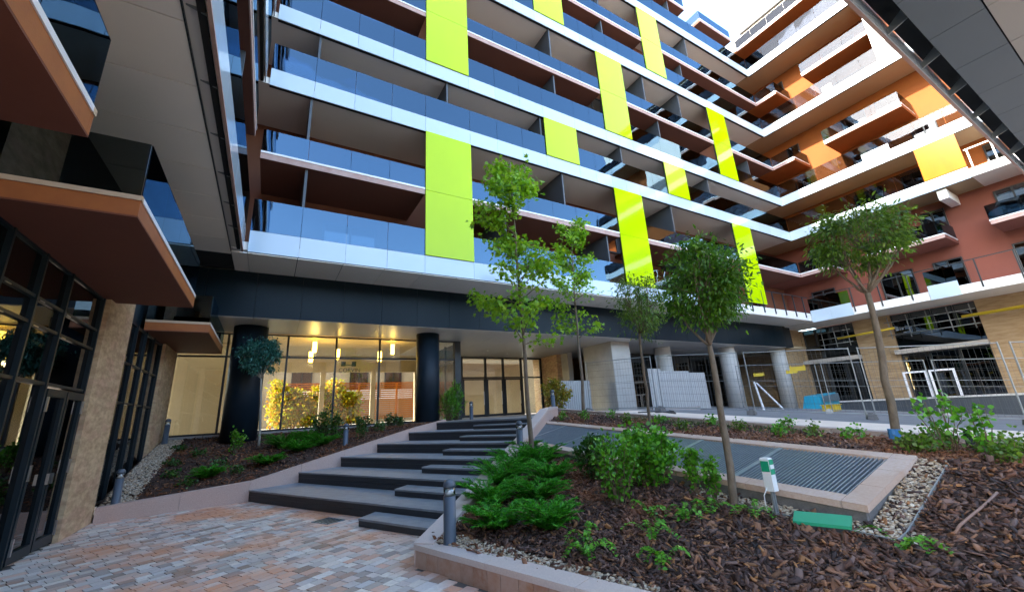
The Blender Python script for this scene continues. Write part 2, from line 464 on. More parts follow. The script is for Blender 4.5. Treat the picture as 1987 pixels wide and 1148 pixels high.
# ------------------------------------------------------------------ plan of the place (metres; z = 0 is the lower paving)
YF = 13.5          # face of the long block with the lime panels
XR = 32.3          # face of the block that closes the court on the right
XL = -0.95         # face of the block on the left
ZS = 6.64          # big soffit over the ground floor
ZU = 1.5           # upper terrace
RISER = 0.25
def wall_x(y):     # inner line of the wall on the right of the stairs
    return 1.67 + (y - 5.44) / 0.95
def wall_y(x):
    return 5.44 + (x - 1.67) * 0.95
def lerp(x, xs, ys):
    return float(np.interp(x, xs, ys))
def bed_z(x, y):   # mulch surface right of the stairs
    z1 = -0.27 + 0.097 * x + 0.06 * y
    ze = 0.254 + 0.06 * y
    zb = 0.72 + 0.061 * y
    zk = 0.70 + 0.075 * y
    if x < 5.4:
        return z1
    if x < 7.05:
        t = (x - 5.4) / 1.65
        if y > 2.0:
            return ze + (zb - ze) * t
        s = min(1.0, (2.0 - y) / 2.0)
        t2 = (x - 5.4) / (1.65 + s * 0.9)
        return ze + (zb - ze) * t2
    if x < 9.3:
        if y < 2.0:
            s = min(1.0, (2.0 - y) / 2.0)
            t2 = min(1.0, (x - 5.4) / (1.65 + s * 0.9))
            zz = ze + (zb - ze) * t2
        else:
            zz = zb
        t = (x - 7.05) / 2.25
        return zz + (zk - zz) * t if x > 7.05 else zz
    return zk
def path_z(x, y):  # court surface beyond the bed
    return min(0.807 + 0.07 * y - 0.045 * (x - 9.3), ZU)
LW = [(-2.85, 12.2), (-0.2, 12.38), (5.05, 14.0), (5.5, 14.14)]     # stair side of the left retaining wall
LWT = [0.28, 0.44, 1.56, 1.58]                                     # its top
def lw_y(x):
    return lerp(x, [p[0] for p in LW], [p[1] for p in LW])
def lw_top(x):
    return lerp(x, [p[0] for p in LW], LWT)
def lbed_z(x, y):
    y0 = lw_y(x) + 0.2
    t = min(1.0, max(0.0, (y - y0) / (17.9 - y0)))
    z0 = lw_top(x) - 0.07
    return z0 + (1.42 - z0) * t ** 0.8

# ------------------------------------------------------------------ ground
def build_ground():
    g = MB()
    g.v = [(-400, -400, -0.03), (400, -400, -0.03), (400, 400, -0.03), (-400, 400, -0.03)]
    g.f = [(0, 1, 2, 3)]
    kind(g.build('ground', 'street_ground'), 'structure')
    # lower paving: sand bed and single stones laid parallel to the stairs
    t = Vector((0.444, -0.896, 0)); n = Vector((0.896, 0.444, 0))
    s = MB()
    s.v = [(-3.1, -8, 0), (6, -8, 0), (6, 14.2, 0), (-3.1, 14.2, 0)]
    s.v = [(x, y, -0.012) for x, y, z in s.v]
    s.f = [(0, 1, 2, 3)]
    pav = kind(s.build('paving', 'joint_sand'), 'structure')
    tiles = []
    rng = random.Random(3)
    o = Vector((1.67, 5.44, 0))
    fd = Vector((0.32, -0.95, 0)).normalized()
    a = -9.0
    while a < 9.0:                      # rows step along the stair front direction
        w = rng.choice((0.12, 0.14, 0.16))
        b = -8.0 + rng.random() * 0.2
        while b < 4.0:
            l = rng.choice((0.12, 0.14, 0.16, 0.20, 0.24))
            c = o + t * (a + w / 2) + n * (b + l / 2)
            x, y = c.x, c.y
            ok = x > -2.98 and y > 0.6 and x < 4
            d = c - o
            if ok and d.y <= 0:          # street side of the low front wall
                ok = (d.x * fd.y - d.y * fd.x) > -0.06 if False else (fd.x * d.y - fd.y * d.x) < -0.02
            if ok and y < lw_y(min(max(x, -2.85), 5)) + 0.02:
                # not under the stairs
                q = Vector((x + 0.2, y - 12.36, 0))
                if q.dot(n) < 0.1 and not (y > 5.44 and x > wall_x(y) + 0.05):
                    dist = math.hypot(x, y)
                    ang = math.degrees(math.atan2(x, y))
                    if -28 < ang < 75:
                        tiles.append((dist, x, y, l, w))
            b += l
        a += w
    tiles.sort()
    ang = math.atan2(n.y, n.x)
    vis = [q for q in tiles if q[0] > 2.6]
    near = [q for q in tiles if q[0] <= 2.6]
    single, rest = vis[:300], vis[300:] + near
    for d, x, y, l, w in single:
        me = box_mesh(l - 0.009, w - 0.009, 0.06, 'paving_stone', 0.005)
        o2 = obj('paving_stone', me, pav, (x, y, -0.03 + rng.uniform(-0.0025, 0.0025)), (rng.uniform(-.006, .006), rng.uniform(-.006, .006), ang))
    r = MB()
    ca, sa = math.cos(ang), math.sin(ang)
    for d, x, y, l, w in rest:
        hl, hw = (l - 0.009) / 2, (w - 0.009) / 2
        z = rng.uniform(-0.0025, 0.0025)
        cs = [(-hl, -hw), (hl, -hw), (hl, hw), (-hl, hw)]
        q = [(x + p * ca - s2 * sa, y + p * sa + s2 * ca) for p, s2 in cs]
        r.hexa([(p, s2, -0.03) for p, s2 in q], [(p, s2, z) for p, s2 in q])
    kind(r.build('paving_stone_field', 'paving_stone_far', pav), 'stuff')
    # upper terrace
    p = MB()
    poly = [(-3.4, 17.9), (5.2, 17.9), (5.2, 14.05), (6.95, 10.5), (7.6, 11.1), (9.3, 12.7), (17.5, 12.7), (17.5, 27), (-3.4, 27)]
    k = len(poly)
    p.v = [(x, y, ZU) for x, y in poly] + [(x, y, 0) for x, y in poly]
    p.f = [tuple(range(k))] + [(i, (i + 1) % k, k + (i + 1) % k, k + i) for i in range(k)]
    kind(p.build('terrace', 'plaza'), 'structure')
    # court path: slabs next to the bed, asphalt beyond
    a = MB()
    xs = np.linspace(9.2, 48, 40); ys = np.linspace(-14, 30, 45)
    for y in ys:
        for x in xs:
            a.v.append((x, y, path_z(x, y) - 0.012))
    nx = len(xs)
    for j in range(len(ys) - 1):
        for i in range(nx - 1):
            a.f.append((j * nx + i, j * nx + i + 1, (j + 1) * nx + i + 1, (j + 1) * nx + i))
    path = kind(a.build('path', 'asphalt', smooth=True), 'structure')
    y = -5.0
    while y < 12.4:
        for xa, xb in ((9.46, 11.0), (11.01, 12.55)):
            y1 = y + 0.99
            cs = [(xa, y), (xb, y), (xb, y1), (xa, y1)]
            hexa('path_slab', [(p, q, path_z(p, q) - 0.05) for p, q in cs], [(p, q, path_z(p, q)) for p, q in cs], 'path_slab', path)
        # kerb stone with its raised edge
        cs = [(9.2, y), (9.45, y), (9.45, y1), (9.2, y1)]
        hexa('kerb_stone', [(p, q, 0.5 + 0.06 * q) for p, q in cs], [(p, q, 0.785 + 0.0745 * q) for p, q in cs], 'kerb', path)
        y += 1.0
build_ground()

# ------------------------------------------------------------------ stairs and walls
def build_stairs():
    st = thing('staircase', 'wide dark decked staircase with inset half steps between two pale stone walls', 'stairs', (2.5, 10, 0))
    t = Vector((0.444, -0.896)); n = Vector((0.896, 0.444))
    def line(o):            # front line point -> ends on left wall and right wall
        # left: intersect with line LW[1]-LW[2]
        p = Vector(LW[1]); d = (Vector(LW[2]) - p).normalized()
        det = t.x * (-d.y) - t.y * (-d.x)
        r = p - o
        s = (r.x * (-d.y) - r.y * (-d.x)) / det
        a = o + t * (s - 0.02)
        p = Vector((1.67, 5.44)); d = Vector((1, 0.95)).normalized()
        det = t.x * (-d.y) - t.y * (-d.x)
        r = p - o
        s = (r.x * (-d.y) - r.y * (-d.x)) / det
        b = o + t * (s + 0.02)
        return a, b
    wd = Vector((1, 0.95)).normalized()
    def board(name, o0, o1, z0, z1, m, cut=None):
        a0, b0 = line(o0); a1, b1 = line(o1)
        if cut is not None:                      # half step: starts on its own line parallel to the wall
            def c(o):
                p = cut
                det = t.x * (-wd.y) - t.y * (-wd.x)
                r = p - o
                s = (r.x * (-wd.y) - r.y * (-wd.x)) / det
                return o + t * s
            a0, a1 = c(o0), c(o1)
        q = [a0, b0, b1, a1]
        return hexa(name, [(p.x, p.y, z0) for p in q], [(p.x, p.y, z1) for p in q], m, st)
    L0 = Vector((-0.2, 12.36)); step = Vector((1.05, 0.33))
    dep = step.dot(n)
    for i in range(6):
        f = L0 + step * i
        z0, z1 = RISER * i, RISER * (i + 1)
        # two riser boards, the lower one a touch further back
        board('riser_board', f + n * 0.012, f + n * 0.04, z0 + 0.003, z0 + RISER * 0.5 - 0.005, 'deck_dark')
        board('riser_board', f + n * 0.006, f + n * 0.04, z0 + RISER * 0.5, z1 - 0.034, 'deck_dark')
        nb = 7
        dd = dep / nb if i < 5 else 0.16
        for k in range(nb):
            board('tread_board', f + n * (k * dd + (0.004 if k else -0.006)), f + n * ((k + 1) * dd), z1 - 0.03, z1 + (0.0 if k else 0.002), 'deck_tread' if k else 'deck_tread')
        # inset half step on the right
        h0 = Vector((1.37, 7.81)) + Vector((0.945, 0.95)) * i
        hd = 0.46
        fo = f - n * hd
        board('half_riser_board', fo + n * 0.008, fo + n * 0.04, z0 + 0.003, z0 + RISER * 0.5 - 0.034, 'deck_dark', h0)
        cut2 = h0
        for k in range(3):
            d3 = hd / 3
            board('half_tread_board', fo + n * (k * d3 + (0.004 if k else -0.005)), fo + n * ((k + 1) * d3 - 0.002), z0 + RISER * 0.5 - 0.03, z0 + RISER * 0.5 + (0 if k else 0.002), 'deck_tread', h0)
        # closed left cheek of the half step
        def c(o, p=h0):
            det = t.x * (-wd.y) - t.y * (-wd.x)
            r = p - o
            s = (r.x * (-wd.y) - r.y * (-wd.x)) / det
            return o + t * s
        a0, a1 = c(fo + n * 0.012), c(f)
        e = t * 0.03
        q = [a0 + t * 0.004, a0 + e, a1 + e, a1 + t * 0.004]
        hexa('half_cheek', [(p.x, p.y, z0 + 0.003) for p in q], [(p.x, p.y, z0 + RISER * 0.5 - 0.032) for p in q], 'deck_dark', st)
    # dark core under the boards
    core = MB()
    for i in range(6):
        f = L0 + step * i + n * 0.05
        a0, b0 = line(f); a1, b1 = line(f + n * (dep + 0.02))
        q = [a0, b0, b1, a1]
        core.hexa([(p.x, p.y, -0.01) for p in q], [(p.x, p.y, RISER * (i + 1) - 0.035) for p in q])
    core.build_world('stair_core', 'gap_dark', st)

    # wall right of the stairs, sloping up with it
    w = thing('retaining_wall', 'pale granite wall climbing along the open side of the stairs beside the juniper bed', 'wall', (1.67, 5.44, 0))
    xs = [1.67, 2.4, 3.2, 4.1, 5.02, 6.0, 7.06, 8.2]
    zt = [0.25, 0.42, 0.64, 0.87, 1.11, 1.42, 1.74, 1.80]
    side = Vector((0.95, -1.0)).normalized() * 0.26
    for i in range(len(xs) - 1):
        x0, x1 = xs[i] + (0.003 if i else 0), xs[i + 1] - 0.003
        p0 = Vector((x0, wall_y(x0))); p1 = Vector((x1, wall_y(x1)))
        z0 = lerp(x0, xs, zt); z1 = lerp(x1, xs, zt)
        q = [p0, p0 + side, p1 + side, p1]
        zz = [z0, z0, z1, z1]
        hexa('coping_stone', [(p.x, p.y, z - 0.06) for p, z in zip(q, zz)], [(p.x, p.y, z) for p, z in zip(q, zz)], 'granite_coping', w)
    mb = MB()
    for i in range(len(xs) - 1):
        p0 = Vector((xs[i], wall_y(xs[i]))); p1 = Vector((xs[i + 1], wall_y(xs[i + 1])))
        ins = side.normalized() * 0.012
        q = [p0 + ins, p0 + side - ins, p1 + side - ins, p1 + ins]
        zz = [zt[i], zt[i], zt[i + 1], zt[i + 1]]
        mb.hexa([(p.x, p.y, -0.3) for p in q], [(p.x, p.y, z - 0.061) for p, z in zip(q, zz)])
    mb.build_world('wall_body', 'granite_pink', w)

    # low front wall of the bed with facing stones
    fw = thing('planter_wall', 'low planter wall with rusty facing stones and pale coping beside the paving', 'wall', (1.67, 5.44, 0))
    d = Vector((0.32, -0.95)).normalized()
    s = Vector((0.95, 0.32)).normalized()
    o = Vector((1.67, 5.44))
    pos = 0.0
    rng = random.Random(5)
    while pos < 8.0:
        l = rng.choice((0.95, 1.1, 1.2))
        a, b = o + d * (pos + 0.003), o + d * (pos + l - 0.003)
        q = [a, b, b + s * 0.27, a + s * 0.27]
        if pos == 0:
            q[3] = a + s * 0.27 + d * 0.0
        hexa('coping_stone', [(p.x, p.y, 0.175) for p in q], [(p.x, p.y, 0.235) for p in q], 'granite_coping', fw)
        pos += l
    pos = 0.0
    while pos < 8.0:
        l = rng.uniform(0.17, 0.24)
        a, b = o + d * (pos + 0.003) + s * (0.012 + rng.uniform(0, .004)), o + d * (pos + l - 0.003) + s * 0.014
        q = [a, b, b + s * 0.03, a + s * 0.03]
        hexa('facing_stone', [(p.x, p.y, -0.02) for p in q], [(p.x, p.y, 0.172) for p in q], 'facing_stone', fw)
        pos += l
    mb = MB()
    a, b = o + d * 0.01, o + d * 8.0
    q = [a + s * 0.045, b + s * 0.045, b + s * 0.26, a + s * 0.26]
    mb.hexa([(p.x, p.y, -0.2) for p in q], [(p.x, p.y, 0.174) for p in q])
    mb.build_world('wall_body', 'granite_pink', fw)

    # left retaining wall
    lw = thing('retaining_wall', 'pinkish granite wall rising from the stone pillar along the closed side of the stairs', 'wall', (-2.85, 12.2, 0))
    xs = [-2.85, -1.5, -0.2, 0.9, 2.0, 3.1, 4.2, 5.45]
    for i in range(len(xs) - 1):
        x0, x1 = xs[i] + 0.003, xs[i + 1] - 0.003
        q = [(x0, lw_y(x0)), (x1, lw_y(x1)), (x1, lw_y(x1) + 0.24), (x0, lw_y(x0) + 0.24)]
        zz = [lw_top(x0), lw_top(x1), lw_top(x1), lw_top(x0)]
        hexa('wall_stone', [(p[0], p[1], -0.2) for p in q], [(p[0], p[1], z) for p, z in zip(q, zz)], 'granite_pink', lw)
build_stairs()

# ------------------------------------------------------------------ planting beds (ground, chips, gravel)
def in_grille(x, y):
    return 5.42 < x < 7.04 and 2.22 < y and x > wall_x(y) + 0.1
def right_bed(x, y):
    if x > 9.22 or y < -6 or y > 12.6:
        return False
    d = Vector((x - 1.67, y - 5.44))
    if d.y > 0:
        return x > wall_x(y) + 0.16
    return d.x * 0.95 + d.y * 0.32 > 0.2
def left_bed(x, y):
    return -2.9 < x < 5.3 and lw_y(x) + 0.15 < y < 17.95

def build_beds():
    def grid(name, x0, x1, y0, y1, st, zf, ok, label):
        nx, ny = int((x1 - x0) / st) + 1, int((y1 - y0) / st) + 1
        V = []; idx = {}
        F = []
        rng = random.Random(9)
        for j in range(ny):
            for i in range(nx):
                x, y = x0 + i * st, y0 + j * st
                V.append((x, y, zf(x, y) + rng.uniform(-0.012, 0.012)))
        for j in range(ny - 1):
            for i in range(nx - 1):
                if ok(x0 + (i + .5) * st, y0 + (j + .5) * st):
                    F.append((j * nx + i, j * nx + i + 1, (j + 1) * nx + i + 1, (j + 1) * nx + i))
        return kind(obj(name, np_mesh(name, V, F, 'soil', True)), 'structure')
    grid('planting_soil', 1.4, 9.4, -6, 12.6, 0.1, bed_z, lambda x, y: right_bed(x, y) and not in_grille(x, y), '')
    grid('planting_soil', -2.9, 5.4, 12.2, 18.0, 0.1, lbed_z, left_bed, '')

    def chips(name, pts, m, lmin, lmax, flat=0.4, tilt=0.85):
        n = len(pts)
        P = np.array(pts)
        L = lmin + (lmax - lmin) * RNG.beta(1.1, 2.6, n); Wd = L * RNG.uniform(0.16, 0.5, n); T = L * RNG.uniform(0.06, 0.16, n)
        a = RNG.uniform(0, 2 * np.pi, n)
        tx = RNG.normal(0, tilt * 0.55, n)
        ux = np.stack([np.cos(a) * np.cos(tx), np.sin(a) * np.cos(tx), np.sin(tx)], 1)
        b = RNG.normal(0, tilt * 0.6, n)
        h = np.stack([-np.sin(a), np.cos(a), np.zeros(n)], 1)
        up = np.cross(ux, h)
        vy = h * np.cos(b)[:, None] + up * np.sin(b)[:, None]
        wz = np.cross(ux, vy)
        V = []
        for sx, sy, sz in ((-1, -.7, -1), (.8, -1, -1), (1, .7, -1), (-.8, 1, -1), (-.9, -.6, 1), (.7, -.8, 1), (.85, .6, 1), (-.7, .85, 1)):
            j = RNG.uniform(0.8, 1.2, n)[:, None]
            V.append(P + (ux * (L / 2)[:, None] * sx + vy * (Wd / 2)[:, None] * sy) * j + wz * (T / 2)[:, None] * sz)
        V = np.stack(V, 1).reshape(-1, 3)
        F = np.array(BOXF, dtype=np.int32)
        F = (F[None] + (np.arange(n) * 8)[:, None, None]).reshape(-1, 4)
        return kind(obj(name, np_mesh(name, V, F, m)), 'stuff')

    def gravel_zone(x, y):
        """strips of pebbles: along the walls and round the grille"""
        if not right_bed(x, y) or in_grille(x, y):
            return False
        d = Vector((x - 1.67, y - 5.44))
        if d.y > 0 and (x - wall_x(y)) < 0.42 and y < 7.0:
            return True
        if d.y <= 0.2 and d.x * 0.95 + d.y * 0.32 < 0.46:
            return True
        if 5.13 < x < 5.45 and 1.82 < y < 4.2:
            return True
        if 1.93 < y < 2.3 and 5.13 < x < 7.15:
            return True
        if x > 9.02:
            return True
        return False
    pts = []; peb = []
    rng = random.Random(21)
    while len(pts) < 34000:
        # more chips close to the camera
        x = rng.uniform(1.6, 9.25); y = rng.uniform(-2.5, 12.5)
        dist = math.hypot(x, y)
        if rng.random() > min(1.0, (4.0 / max(dist, 1.0)) ** 1.2):
            continue
        if y < 0.12 * x - 1.2:
            continue
        if not right_bed(x, y) or in_grille(x, y) or (gravel_zone(x, y) and rng.random() < 0.72):
            continue
        pts.append((x, y, bed_z(x, y) + rng.uniform(0.0, 0.03)))
    chips('bark_mulch', pts, 'bark_chip', 0.018, 0.19)['label'] = 'dark brown bark chips covering the bed beside the stairs'
    pts = []
    while len(pts) < 9000:
        x = rng.uniform(-2.6, 5.2); y = rng.uniform(12.2, 17.9)
        if left_bed(x, y) and x > -2.35:
            pts.append((x, y, lbed_z(x, y) + rng.uniform(0, 0.03)))
    chips('bark_mulch', pts, 'bark_chip', 0.03, 0.17)['label'] = 'brown bark chips on the bed in front of the shop window'
    while len(peb) < 9000:
        x = rng.uniform(1.6, 9.25); y = rng.uniform(-1.0, 12.4)
        if gravel_zone(x, y) and (x < 9 or rng.random() < .3):
            peb.append((x, y, bed_z(x, y) + rng.uniform(-0.005, 0.015)))
    def pebbles(name, peb, smin, smax):
        n = len(peb)
        P = np.array(peb); S = RNG.uniform(smin, smax, n)
        a = RNG.uniform(0, 6.28, n)
        base = np.array([(1, 0, 0), (0, 1, 0), (-1, 0, 0), (0, -1, 0), (0, 0, .7), (0, 0, -.7), (.6, .6, .4), (-.6, .6, .4), (-.6, -.6, .4), (.6, -.6, .4)])
        F0 = np.array([(4, 6, 7), (4, 7, 8), (4, 8, 9), (4, 9, 6), (0, 1, 6), (1, 7, 6), (1, 2, 7), (2, 8, 7), (2, 3, 8), (3, 9, 8), (3, 0, 9), (0, 6, 9), (1, 0, 5), (2, 1, 5), (3, 2, 5), (0, 3, 5)])
        ca, sa = np.cos(a), np.sin(a)
        asp = RNG.uniform(0.6, 1.0, n)
        bx = base[None, :, 0] * S[:, None]; by = base[None, :, 1] * (S * asp)[:, None]; bz = base[None, :, 2] * (S * .8)[:, None]
        V = np.stack([P[:, 0:1] + bx * ca[:, None] - by * sa[:, None], P[:, 1:2] + bx * sa[:, None] + by * ca[:, None], P[:, 2:3] + bz], 2).reshape(-1, 3)
        F = (F0[None] + (np.arange(n) * 10)[:, None, None]).reshape(-1, 3)
        return kind(obj(name, np_mesh(name, V, F, 'pebble', True)), 'stuff')
    pebbles('gravel', peb, 0.012, 0.03)['label'] = 'pale pebbles along the planter walls and around the vent grille'
    peb = []
    while len(peb) < 2600:
        x = rng.uniform(-2.85, -2.3); y = rng.uniform(12.4, 17.8)
        peb.append((x, y, lbed_z(x, y) + 0.01))
    pebbles('gravel', peb, 0.02, 0.04)['label'] = 'strip of white pebbles along the glazed shop front'
build_beds()

# ------------------------------------------------------------------ buildings round the court
LV = [6.68, 9.87, 12.70, 15.55, 18.62, 21.68, 24.62, 27.60, 30.55]     # floor edges, bottom to top
TILT = random.Random(99)
class Face:
    """a facade: u runs along it, v out of it"""
    def __init__(s, axis, pos, sign):
        s.axis, s.pos, s.sign = axis, pos, sign
    def pt(s, u, v, z):
        d = s.pos + s.sign * v
        return (u, d, z) if s.axis == 'x' else (d, u, z)
    def box(s, name, u0, u1, v0, v1, z0, z1, m, parent, bevel=0.0):
        o = wbox(name, s.pt(u0, v0, z0), s.pt(u1, v1, z1), m, parent, bevel)
        if name in ('glass_panel', 'spandrel_panel', 'pane'):
            k = 0.006 if name == 'glass_panel' else 0.0025
            o.rotation_euler = (TILT.uniform(-k, k), TILT.uniform(-k, k), TILT.uniform(-k, k) * 0.6)
        return o

def splits(u0, u1, marks, mod=1.34):
    """cut a run at the marks and then into panels of about one module"""
    pts = [u0] + sorted(p for p in marks if u0 + 0.3 < p < u1 - 0.3) + [u1]
    out = []
    for a, b in zip(pts[:-1], pts[1:]):
        n = max(1, round((b - a) / mod))
        out += [(a + (b - a) * i / n, a + (b - a) * (i + 1) / n) for i in range(n)]
    return out

DEPTH = 2.45
def white_band(F, bld, u0, u1, zb, marks=(), slab_m='soffit_paint', skip_glass=(), glass_h=1.05, ends=0.0, ext=0.0, ext1=0.0, gm='rail_glass'):
    slab = F.box('floor_slab', u0 - ends - ext, u1 + ends + ext1, -DEPTH, -0.07, zb + 0.07, zb + 0.32, slab_m, bld)
    F.box('edge_channel', u0 - ends, u1 + ends, -0.16, -0.075, zb + 0.012, zb + 0.068, 'gap_dark', slab)
    for a, b in splits(u0, u1, marks):
        F.box('spandrel_panel', a + 0.005, b - 0.005, -0.03, 0.0, zb, zb + 0.68, 'white_panel', slab)
        mid = (a + b) / 2
        if not any(p < mid < q for p, q in skip_glass):
            F.box('glass_panel', a + 0.006, b - 0.006, -0.026, -0.006, zb + 0.69, zb + 0.69 + glass_h, gm, slab)
    return slab

def brown_band(F, bld, u0, u1, zb, soffit='brown_soffit', ret=False, marks=(), gm='rail_glass', ext1=0.0):
    """brown balcony slab with white rim and glass rail"""
    slab = F.box('balcony_slab', u0, u1 + ext1, -DEPTH, -0.03, zb, zb + 0.2, soffit, bld)
    F.box('slab_edge', u0, u1, -0.028, 0.0, zb - 0.006, zb + 0.2, 'slab_edge', slab)
    F.box('rim', u0, u1, -0.06, 0.02, zb + 0.203, zb + 0.265, 'white_metal', slab)
    for a, b in splits(u0, u1, marks):
        F.box('glass_panel', a + 0.006, b - 0.006, -0.03, -0.012, zb + 0.27, zb + 1.08, gm, slab)
    if ret:      # glass returns at the free ends
        for uu in ret:
            F.box('glass_panel', uu - 0.01, uu + 0.01, -DEPTH + 0.1, -0.04, zb + 0.27, zb + 1.08, gm, slab)
            F.box('rim', uu - 0.03, uu + 0.03, -DEPTH + 0.1, -0.07, zb + 0.206, zb + 0.262, 'white_metal', slab)
    return slab

def window(F, bld, u0, u1, z0, z1, v, mull=1, gm='window_glass', fm='frame_dark', name='window'):
    fr = MB()
    t, d = 0.07, 0.08
    P = F.pt
    fr.box(P(u0, v, z0), P(u0 + t, v + d, z1)); fr.box(P(u1 - t, v, z0), P(u1, v + d, z1))
    fr.box(P(u0 + t, v, z0), P(u1 - t, v + d, z0 + t)); fr.box(P(u0 + t, v, z1 - t), P(u1 - t, v + d, z1))
    for k in range(mull):
        c = u0 + (u1 - u0) * (k + 1) / (mull + 1)
        fr.box(P(c - t / 2, v, z0 + t), P(c + t / 2, v + d, z1 - t))
    w = fr.build_world(name, fm, bld)
    for k in range(mull + 1):
        a = u0 + (u1 - u0) * k / (mull + 1) + t * 0.6
        b = u0 + (u1 - u0) * (k + 1) / (mull + 1) - t * 0.6
        F.box('pane', a, b, v + 0.03, v + 0.045, z0 + t * 0.8, z1 - t * 0.8, gm, w)
    return w

def lime(F, bld, u0, u1, z0, z1, m='lime_glass'):
    """coloured glass screen made of sheets one storey high"""
    n = 2 if z1 - z0 > 4 else 1
    for k in range(n):
        a = z0 + (z1 - z0) * k / n; b = z0 + (z1 - z0) * (k + 1) / n
        F.box('lime_panel' if m == 'lime_glass' else 'sunlit_lime_panel', u0, u1, 0.012, 0.05, a + 0.006, b - 0.006, m, bld, 0.004)
    mb = MB()
    for uu in (u0 + 0.05, u1 - 0.05):
        mb.box(F.pt(uu - 0.03, -0.1, z0 + 0.01), F.pt(uu + 0.03, 0.008, z1 - 0.01))
    mb.build_world('panel_post', 'frame_dark', bld)

def storey_walls(F, bld, u0, u1, m, wins, top=33.2):
    """back wall of every storey with its door-windows"""
    for i, zb in enumerate(LV):
        z0 = zb + 0.32
        z1 = LV[i + 1] if i + 1 < len(LV) else top
        F.box('storey_wall', u0, u1, -DEPTH - 0.25, -DEPTH, z0 - 0.3, z1 + 0.02, m, bld)
        for a, b in wins(i):
            window(F, bld, a, b, z0 + 0.02, z0 + 2.15, -DEPTH + 0.004)

def build_main():
    B = thing('apartment_block', 'long apartment block with lime green glass panels and white balcony bands', 'building', (15, 18, 0))
    F = Face('x', YF, -1)
    X0, X1 = XL, XR
    g_a = [(4.46, 6.42), (14.6, 16.62), (24.9, 26.9)]
    g_b = [(10.42, 12.42), (19.05, 20.95)]
    marks_a = [p for g in g_a for p in g]; marks_b = [p for g in g_b for p in g]
    allm = sorted(marks_a + marks_b)
    # floor bands
    white_band(F, B, X0, 22.3, LV[0], allm, ext=2.6)
    # bare edge near the corner: slab with posts and a plain rail
    sl = F.box('floor_slab', 22.3, X1, -DEPTH, -0.07, LV[0] + 0.07, LV[0] + 0.32, 'soffit_paint', B)
    F.box('slab_edge', 22.3, X1, -0.07, 0.0, LV[0] - 0.02, LV[0] + 0.5, 'white_paint', sl)
    for k in range(8):
        u = 22.6 + k * 1.28
        F.box('rail_post', u - 0.03, u + 0.03, 0.0, 0.06, LV[0] + 0.15, LV[0] + 1.6, 'frame_dark', sl)
    F.box('handrail', 22.4, X1, 0.0, 0.05, LV[0] + 1.6, LV[0] + 1.65, 'frame_dark', sl)
    for i in (2, 3, 5, 7):
        gl = [g for g in ((g_a if i in (3,) else g_b if i in (2, 5) else []))]
        white_band(F, B, X0, X1, LV[i], allm, skip_glass=gl, ext=2.6)
    def gaps(gs, a=X0, b=X1):
        pts = [a] + [p for g in gs for p in g] + [b]
        return [(pts[k], pts[k + 1]) for k in range(0, len(pts), 2)]
    for i, gs in ((1, g_a), (4, g_a), (6, g_b)):
        for a, b in gaps(gs):
            brown_band(F, B, a + 0.01, b - 0.01, LV[i])
    for a, b in ((-0.95, 24.87), (26.77, 30.85)):
        brown_band(F, B, a, b, LV[8], ret=(b,) if b < 26 else (a, b))
    # lime screens
    for a, b in g_a:
        lime(F, B, a, b, LV[0] + 0.69, LV[2] - 0.005)
        lime(F, B, a, b, LV[3] + 0.69, LV[5] - 0.005)
    for a, b in g_b:
        lime(F, B, a, b, LV[2] + 0.69, LV[3] - 0.005)
        lime(F, B, a, b, LV[5] + 0.69, LV[7] - 0.005)
    # fins between the flats
    fins = {0: (0.4, 8.0, 13.8, 20.5), 1: (0.35, 11.35, 19.2), 2: (0.45, 5.45, 10.3, 15.7, 23.4), 3: (0.45, 11.42, 19.4, 29), 4: (0.45, 11.4, 18.6, 22), 5: (5.4, 15.6, 23), 6: (5.4, 15.6, 24.2), 7: (8, 16, 23)}
    for i, us in fins.items():
        for u in us:
            F.box('partition', u - 0.04, u + 0.04, -DEPTH + 0.01, -0.12, LV[i] + 0.33, LV[i + 1] - 0.01 + (0.06 if i + 1 in (2, 3, 5, 7) else 0), 'partition_dark', B)
    def wins(i):
        out = []
        u = 1.2 + (0.5 if i % 2 else 0)
        while u < 31:
            out.append((u, u + 2.0)); u += 4.7
        return out
    storey_walls(F, B, X0 - 2.9, X1 + 2.69, 'brown_render', wins)
    wbox('upper_body', (X0 - 2.9, YF + DEPTH + 0.3, 5.5), (X1 + 2.4, 24.5, 33.2), 'brown_render', B)

    # white rim soffit between the face and the dark beam, laid as panels
    xs = [-0.95 + 1.33 * k for k in range(26)]
    for a, b in zip(xs[:-1], xs[1:]):
        wbox('soffit_panel', (a + 0.010, YF + 0.05, ZS), (b - 0.010, 15.33, ZS + 0.03), 'soffit_panel', B)
    wbox('soffit_backing', (X0, YF + 0.14, ZS + 0.034), (33, 15.6, ZS + 0.06), 'gap_dark', B)
    # dark beam
    xs = [-3.4 + 1.36 * k for k in range(27)]
    for a, b in zip(xs[:-1], xs[1:]):
        wbox('beam_panel', (a + 0.005, 15.36, 5.12), (b - 0.005, 15.39, ZS - 0.004), 'beam_cladding', B)
    wbox('beam_core', (-3.5, 15.395, 5.13), (33, 15.8, ZS + 0.03), 'gap_dark', B)
    # lower soffit, lit white panels
    for a, b in zip(xs[:-1], xs[1:]):
        wbox('soffit_panel', (a + 0.005, 15.41, 5.1), (b - 0.005, 18.0, 5.125), 'soffit_panel_low', B)
        if b > 7 and a < 17.5:
            wbox('soffit_panel', (a + 0.005, 18.01, 5.1), (b - 0.005, 23.0, 5.125), 'soffit_panel_low', B)
        elif a >= 17.5:
            wbox('soffit_panel', (a + 0.005, 18.01, 5.1), (b - 0.005, 20.0, 5.125), 'soffit_panel_low', B)
    wbox('ceiling', (-3.4, 15.82, 5.13), (36, 24.4, 5.3), 'interior_wall', B)
